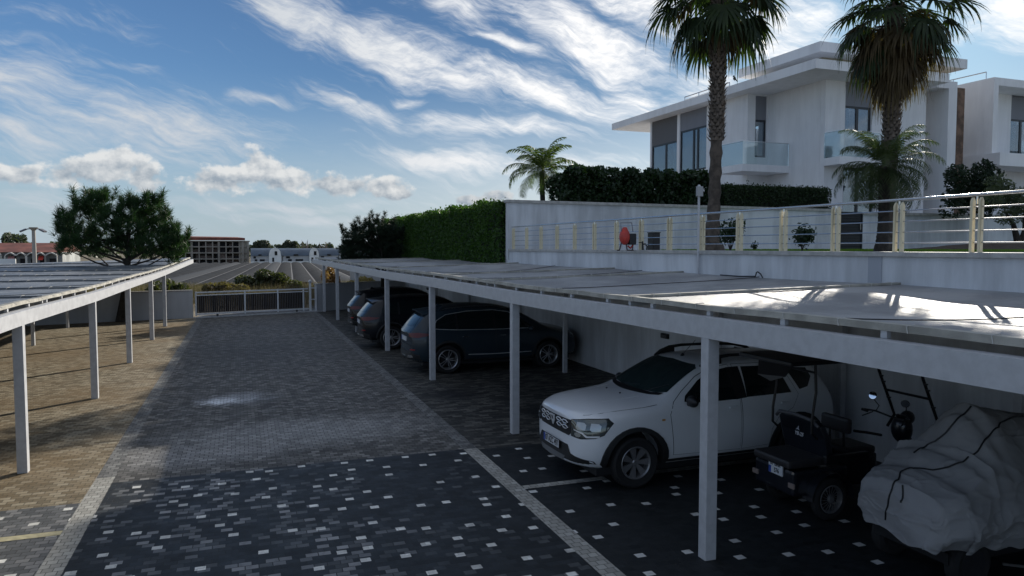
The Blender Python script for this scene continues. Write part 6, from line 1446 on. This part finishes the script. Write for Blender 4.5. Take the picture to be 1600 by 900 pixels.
# ================================================================== TRIKE
def trike():
    T = thing('electric_tricycle', 'black three wheeled electric tricycle with roof frame and padded seats, beside the grey cover', 'tricycle', (7.0, 7.2, 0))
    TB = mat('trike_black', (.010, .012, .018), .3, coat=.6); SEAT = mat('seat_vinyl', (.03, .028, .03), .45, bump=.3, bscale=40); FR = mat('trike_frame', (.008, .008, .010), .35)
    ys, yf = 6.78, 7.58
    b = MB(); b.box(5.95, ys+.05, .30, 6.75, yf-.05, .60); b.build('rear_body', TB, T, bev=.04)
    b = MB(); b.box(5.90, ys+.08, .62, 6.46, yf-.08, .72); b.build('rear_seat', SEAT, T, bev=.035)
    # backrest shell with emblem and lettering, leaning back
    b = MB(); V = []
    for (x, z, h) in ((6.42, .70, .37), (6.36, .95, .38), (6.30, 1.10, .35), (6.28, 1.15, .27)): V += [(x, 7.18-h, z), (x, 7.18+h, z), (x+.09, 7.18+h, z), (x+.09, 7.18-h, z)]
    b.add(V, [(4*i+j, 4*i+(j+1) % 4, 4*i+4+(j+1) % 4, 4*i+4+j) for i in range(3) for j in range(4)]+[(0, 3, 2, 1), (12, 13, 14, 15)]); bk = b.build('backrest', TB, T, bev=.02)
    MB().tube([(6.28, 6.82, 1.10), (6.255, 6.9, 1.165), (6.25, 7.18, 1.185), (6.255, 7.46, 1.165), (6.28, 7.54, 1.10)], .02, 8).build('grab_rail', mat('grey_rail', (.10, .10, .11), .5), bk, True)
    LG = mat('decal_grey', (.42, .42, .44), .5)
    Mx = lambda z, dx: Matrix.Translation((6.42-(z-.70)*.27+dx, 7.2, z)) @ Matrix.Rotation(RAD(-90), 4, 'Z') @ Matrix.Rotation(RAD(75), 4, 'X')
    text_mesh('YB-25', .06, Mx(.93, -.022), 'lettering', LG, bk, bold=.002)
    b = MB(); 
    M3 = Mx(1.0, -.022); ring = [(0, .035), (.012, 0), (.035, -.02), (0, -.012), (-.035, -.02), (-.012, 0)]; b.add([M3 @ Vector((x, y, .001)) for x, y in ring], [(0, 1, 3, 5), (1, 2, 3), (5, 3, 4)]); b.build('emblem', LG, bk)
    # fenders and wheels
    for y, s in ((ys, -1), (yf, 1)):
        V = []
        for k in range(13):
            a = math.pi*(-.02+1.02*k/12); V += [(6.42+.31*math.cos(a), y-.07, .26+.31*math.sin(a)), (6.42+.31*math.cos(a), y+.09, .26+.31*math.sin(a))]
        MB().add(V, [(2*k, 2*k+1, 2*k+3, 2*k+2) for k in range(12)]).build('fender', TB, T, True)
        M = Matrix.Translation((6.42, y, .255)) @ Matrix.Rotation(RAD(90)*(-s), 4, 'X'); b = MB(); b.lathe(M, [(.165, -.04), (.2, -.05), (.245, -.03), (.255, 0), (.245, .03), (.2, .05), (.165, .04)], 32); w = b.build('wheel', RUBBER, T, True)
        b = MB(); b.lathe(M, [(.168, .042), (.155, .046), (.15, .02), (.15, -.03)], 32); b.lathe(M, [(0, .05), (.035, .05), (.045, .02)], 16)
        for k in range(18): a = 2*math.pi*k/18; b.bar(M @ Vector((.04*math.cos(a+.3), .04*math.sin(a+.3), .03)), M @ Vector((.155*math.cos(a), .155*math.sin(a), .03)), .005)
        b.build('rim', mat('steel_spokes', (.35, .35, .36), .4, .7), w)
    b = MB(); b.tube([(6.42, ys, .255), (6.42, yf, .255)], .03, 8); b.bar((6.5, 7.18, .32), (8.0, 7.18, .28), .3, .06); b.build('chassis', FR, T)
    # plate
    b = MB(); b.box(5.925, 7.0, .50, 5.94, 7.24, .66); np_ = b.build('number_plate', PLATE, T)
    MT = lambda z, y=7.12: Matrix.Translation((5.923, y, z)) @ Matrix.Rotation(RAD(-90), 4, 'Z') @ Matrix.Rotation(RAD(90), 4, 'X') @ Matrix.Diagonal((.78, 1, 1, 1))
    text_mesh('07 BRK', .074, MT(.622), 'plate_lettering', INK, np_, bold=.0015); text_mesh('576', .074, MT(.545, 7.10), 'plate_lettering', INK, np_, bold=.0015)
    b = MB(); b.box(5.9225, 7.195, .503, 5.9245, 7.238, .585); b.build('plate_band', PBLUE, np_)
    for y in (6.86, 7.5): b = MB(); b.box(5.93, y-.05, .40, 5.955, y+.05, .46); b.build('tail_lamp', mat('trike_lamp', (.25, .2, .18), .3), T, bev=.008)
    # side rail with bright dots, driver's seat
    b = MB(); b.box(6.35, ys-.02, .66, 7.0, ys+.04, .76); b.build('side_rail', FR, T, bev=.01)
    b = MB(); b.box(6.85, 6.95, .66, 7.30, 7.42, .76); b.build('driver_seat', SEAT, T, bev=.04)
    b = MB(); b.box(6.84, 6.95, .93, 6.92, 7.40, 1.12); ds = b.build('driver_backrest', SEAT, T, bev=.035)
    b = MB(); b.tube([(6.9, 7.06, .70), (6.89, 7.06, .95)], .015, 6); b.tube([(6.9, 7.29, .70), (6.89, 7.29, .95)], .015, 6); b.build('backrest_posts', FR, ds)
    MB().tube([(6.92, 6.93, .98), (7.1, 6.9, .95), (7.32, 6.9, .90)], .018, 6).build('armrest', FR, T, True)
    b = MB(); b.box(6.8, 6.98, .30, 7.35, 7.38, .659); b.build('seat_box', TB, T, bev=.03); b = MB(); b.box(7.3, 6.95, .26, 7.85, 7.4, .30); b.build('footboard', FR, T)
    # front: fork, apron, handlebar, wheel
    M = Matrix.Translation((8.28, 7.18, .25)) @ Matrix.Rotation(RAD(90), 4, 'X'); w = MB().lathe(M, [(.165, -.04), (.2, -.05), (.245, -.03), (.25, 0), (.245, .03), (.2, .05), (.165, .04)], 28).build('wheel', RUBBER, T, True)
    b = MB(); b.lathe(M, [(0, .04), (.16, .04), (.16, -.04), (0, -.04)], 24); b.build('rim', RIMD, w)
    b = MB(); b.tube([(8.25, 7.10, .28), (7.98, 7.12, .85)], .02, 6); b.tube([(8.25, 7.26, .28), (7.98, 7.24, .85)], .02, 6); b.tube([(7.98, 7.18, .8), (7.88, 7.18, 1.05)], .025, 8); b.build('fork', FR, T, True)
    b = MB(); b.ball((7.96, 7.18, .86), .15, 14, 10, (.75, .95, 1.25)); b.ball((8.05, 7.18, 1.0), .09, 12, 8); b.build('front_apron', TB, T, True)
    hb = MB(); hb.tube([(7.70, 6.83, 1.04), (7.76, 6.95, 1.05), (7.88, 7.08, 1.0), (7.88, 7.28, 1.0), (7.76, 7.42, 1.06), (7.70, 7.55, 1.06)], .013, 7); h_ = hb.build('handlebar', FR, T, True)
    for y in (6.83, 7.50): MB().tube([(7.71, y, 1.045), (7.71, y+.09, 1.05)], .02, 8).build('grip', RUBBER, h_, True)
    MB().bar((7.76, 6.93, 1.04), (7.62, 6.88, .99), .012).build('brake_lever', FR, h_); MB().bar((7.76, 7.46, 1.04), (7.62, 7.5, .99), .012).build('brake_lever', FR, h_)
    for (y, z, dy, br) in ((7.44, 1.26, .05, 1), (6.93, 1.25, -.04, 0)):
        b = MB(); b.tube([(7.77, y-dy*.3, 1.05), (7.79, y-dy, 1.13), (7.74, y+dy*.2, z-.03)], .007, 5); m_ = b.build('mirror_arm', FR, T, True)
        n_ = Vector((-.855, -.46, .24)) if br else Vector((-.75, -.5, -.25)); Mm = Matrix.Translation((7.73, y, z)) @ n_.to_track_quat('Z', 'Y').to_matrix().to_4x4()
        MB().lathe(Mm, [(0, -.02), (.045, -.018), (.052, 0), (.048, .004)], 20).build('mirror_shell', FR, m_, True); MB().lathe(Mm, [(0, .0035), (.047, .0035)], 20).build('mirror_glass', mat('mirror_glass', (.9, .92, .95), .02, 1.0), m_)
    # roof frame and roof
    for y in (6.86, 7.54):
        b = MB(); b.tube([(6.30, y, .95), (6.22, y, 1.02), (6.22, y, 1.2), (6.27, y, 1.5), (6.25, y, 1.84)], .016, 8); b.build('roof_post', FR, T, True)
        b = MB(); b.tube([(8.10, y, .80), (8.22, y, .95), (8.15, y, 1.1), (7.93, y, 1.56), (7.83, y, 1.84)], .019, 8); b.build('screen_post', FR, T, True)
        for z, x in ((1.2, 8.10), (1.42, 8.0), (1.5, 7.96)): MB().bar((x-.02, y-.0, z), (x-.02, y-.06, z), .018).build('clamp', FR, T)
    MB().tube([(8.05, 6.86, 1.30), (8.05, 7.54, 1.30)], .017, 8).build('screen_bar', FR, T, True); MB().tube([(6.24, 6.86, 1.74), (6.24, 7.54, 1.74)], .014, 8).build('roof_bar', FR, T, True)
    b = MB(); b.box(5.78, 6.72, 1.85, 8.05, 7.66, 1.90); b.build('roof', FR, T, bev=.02)
    V = [(6.0, 7.55, 1.84), (6.02, 7.6, 1.62), (6.1, 7.45, 1.55), (6.2, 7.3, 1.62), (6.24, 7.15, 1.84)]; b = MB(); b.add(V+[(x+.02, y+.02, z) for x, y, z in V], [(0, 1, 2, 3, 4), (9, 8, 7, 6, 5)]+[(i, (i+1) % 5, 5+(i+1) % 5, 5+i) for i in range(5)]); b.build('hanging_flap', FR, T)
trike()
# ================================================================== COVERED VEHICLE
def covered():
    X0, X1, Y0, Y1 = 5.92, 8.55, 4.72, 6.02
    T = thing('covered_quad', 'vehicle under a crumpled grey cover with black piping at the lower right', 'covered vehicle', ((X0+X1)/2, (Y0+Y1)/2, 0))
    from mathutils import noise as MN
    hx = [(0, .80), (.04, .93), (.25, 1.02), (.5, 1.16), (.8, 1.52), (.92, 1.60), (1.15, 1.55), (1.6, 1.47), (2.2, 1.42), (2.63, 1.1)]
    def H(u): 
        for (a, h0), (c, h1) in zip(hx, hx[1:]):
            if u <= c: t = (u-a)/(c-a); t = t*t*(3-2*t); return h0+(h1-h0)*t
        return hx[-1][1]
    nu, nv = 230, 230; vs = []
    # the sheet: v runs near hem -> top -> far hem; u from the lane end to the wall end
    def sec(u, t):
        """t in [-1, 1]; returns y, z of the draped section"""
        h = H(max(0, u)); w = .5*(Y1-Y0)*(1-.22*max(0, (.25-u))/.25 if u < .25 else 1.0); yc = (Y0+Y1)/2; topw = w*(.80 if u < .6 else .62-.1*math.sin(u*2))
        a = abs(t); s = -1 if t < 0 else 1
        if a < .42: k = a/.42; y = topw*k; z = h-.05*k*k-(.16*k**2 if u > .6 else .05*k*k)
        else:
            k = (a-.42)/.58; z0 = h-.05-(.16 if u > .6 else .05); zb = .41+.02*math.sin(u*7+s)+.02*math.sin(u*19); y = topw+(w-topw+.02*math.sin(u*9))*min(1, k*1.6)**.8-.08*max(0, k-.7)/.3; z = z0*(1-k)+zb*k
        return yc+s*y, z
    U = []
    for i in range(nu+1):
        f = i/nu; U.append(f)
    for i in range(nu+1):
        for j in range(nv+1):
            t = 2*j/nv-1
            f = U[i]
            if f < .16:                       # end panel hanging down at the lane end
                k = 1-f/.16; y, z = sec(0.0, t); zt_ = z; z = zt_*(1-k)+(.41+.02*math.sin(t*9))*k if zt_ > .41 else zt_; 
                x = X0-.03*k*k+.06*math.sin(t*3)*k+(.10*(abs(t)**4)); yc = (Y0+Y1)/2; y = yc+(y-yc)*(.97-.06*k)
            else:
                u = (f-.16)/.84*(X1-X0); y, z = sec(u, t); x = X0+u+(.10*(abs(t)**4) if u < .2 else 0)
            p = Vector((x*2.1, y*2.1, z*2.1))
            # long pulled folds radiating, plus crumple
            fold = math.sin(8*(z*1.2+x*.55)+3.2*MN.noise(p*.7))*.012+math.sin(15*(z*1.5-x*.9)+4*MN.noise(p*.9+Vector((5, 2, 1))))*.007+MN.noise(p*1.0)*.018+MN.noise(p*3.4)*.008
            q1 = Vector((x*1.0-z*1.2, y*1.2, x*.9+z*3.2)); q2 = Vector((x*2.2+z*1.4, y*2.0, z*4.0-x*1.2))
            fold += .012*(1-min(1, abs(MN.noise(q1*1.5))*5))**2 + .009*(1-min(1, abs(MN.noise(q2*1.7+Vector((3, 1, 7))))*5))**2 + .005*(1-min(1, abs(MN.noise(q1*3.6+Vector((9, 2, 4))))*5))**2
            n = Vector((-.75 if f < .16 else -.05, (y-(Y0+Y1)/2)*1.3, .7 if abs(t) < .42 else .15)).normalized(); vs.append(Vector((x, y, z))+n*fold)
    fs = [(i*(nv+1)+j, i*(nv+1)+j+1, (i+1)*(nv+1)+j+1, (i+1)*(nv+1)+j) for i in range(nu) for j in range(nv)]
    COV = mat('cover_fabric', (.30, .30, .305), .62, var=.10, vscale=1.2, bump=.06, bscale=90)
    cv = MB().add(vs, fs).build('cover', COV, T, True)
    for p in cv.data.polygons: p.use_smooth = True
    bvh = BVHTree.FromPolygons([Vector(v) for v in vs], fs)
    def pipe(pts, toward):
        P = []
        for (a, c) in zip(pts, pts[1:]):
            for k in range(8): P.append(Vector(a)+(Vector(c)-Vector(a))*k/8)
        P.append(Vector(pts[-1])); o = []
        for p in P:
            h, nr, i, ds = bvh.find_nearest(p); nr = nr if nr.dot(toward) > 0 else -nr; o.append(h+nr*.006)
        MB().tube(o, .008, 6).build('piping', BLACK, T, True)
    cam_side = Vector((-.6, -.6, .5))
    def pp(x, y, z): return (x, y, z)
    # lines as seen: along the near shoulder, over the ridge, and down the end panel
    def hitpx(x, y):
        h, nr, i, ds = bvh.ray_cast(EYE, ray(x, y).normalized()); return h if h is not None else bvh.find_nearest(gY(x, y, 5.3))[0]
    for line in ([(1513, 627), (1492, 660), (1478, 677), (1450, 695), (1428, 708)], [(1598, 651), (1583, 652), (1562, 661), (1545, 682), (1528, 705), (1505, 722), (1480, 731), (1457, 735), (1430, 732), (1408, 737)],
                 [(1408, 737), (1404, 750), (1396, 757), (1392, 770), (1386, 795), (1384, 812)], [(1356, 712), (1352, 722), (1350, 733), (1353, 742), (1348, 747)], [(1341, 741), (1337, 755), (1331, 780), (1330, 788)]):
        pts = [hitpx(*p) for p in line]; pts = [p for p in pts if p is not None]
        if len(pts) > 1: pipe([tuple(p) for p in pts], cam_side)
    # what shows under the hem
    for (x, y) in ((6.35, 4.95), (6.35, 5.8), (8.1, 5.37)):
        M = Matrix.Translation((x, y, .24)) @ Matrix.Rotation(RAD(90), 4, 'X'); w = MB().lathe(M, [(.15, -.06), (.2, -.07), (.24, -.05), (.24, .05), (.2, .07), (.15, .06)], 24).build('wheel', RUBBER, T, True)
        MB().lathe(M, [(0, .05), (.15, .06), (.15, -.06), (0, -.05)], 20).build('rim', RIMD, w)
    b = MB(); b.box(6.1, 4.95, .25, 8.2, 5.8, .36); b.build('chassis', BLACK, T); MB().bar((6.5, 4.72, .30), (6.7, 4.62, .28), .02).build('pedal', mat('pedal_steel', (.4, .4, .4), .3, 1.0), T)
covered()
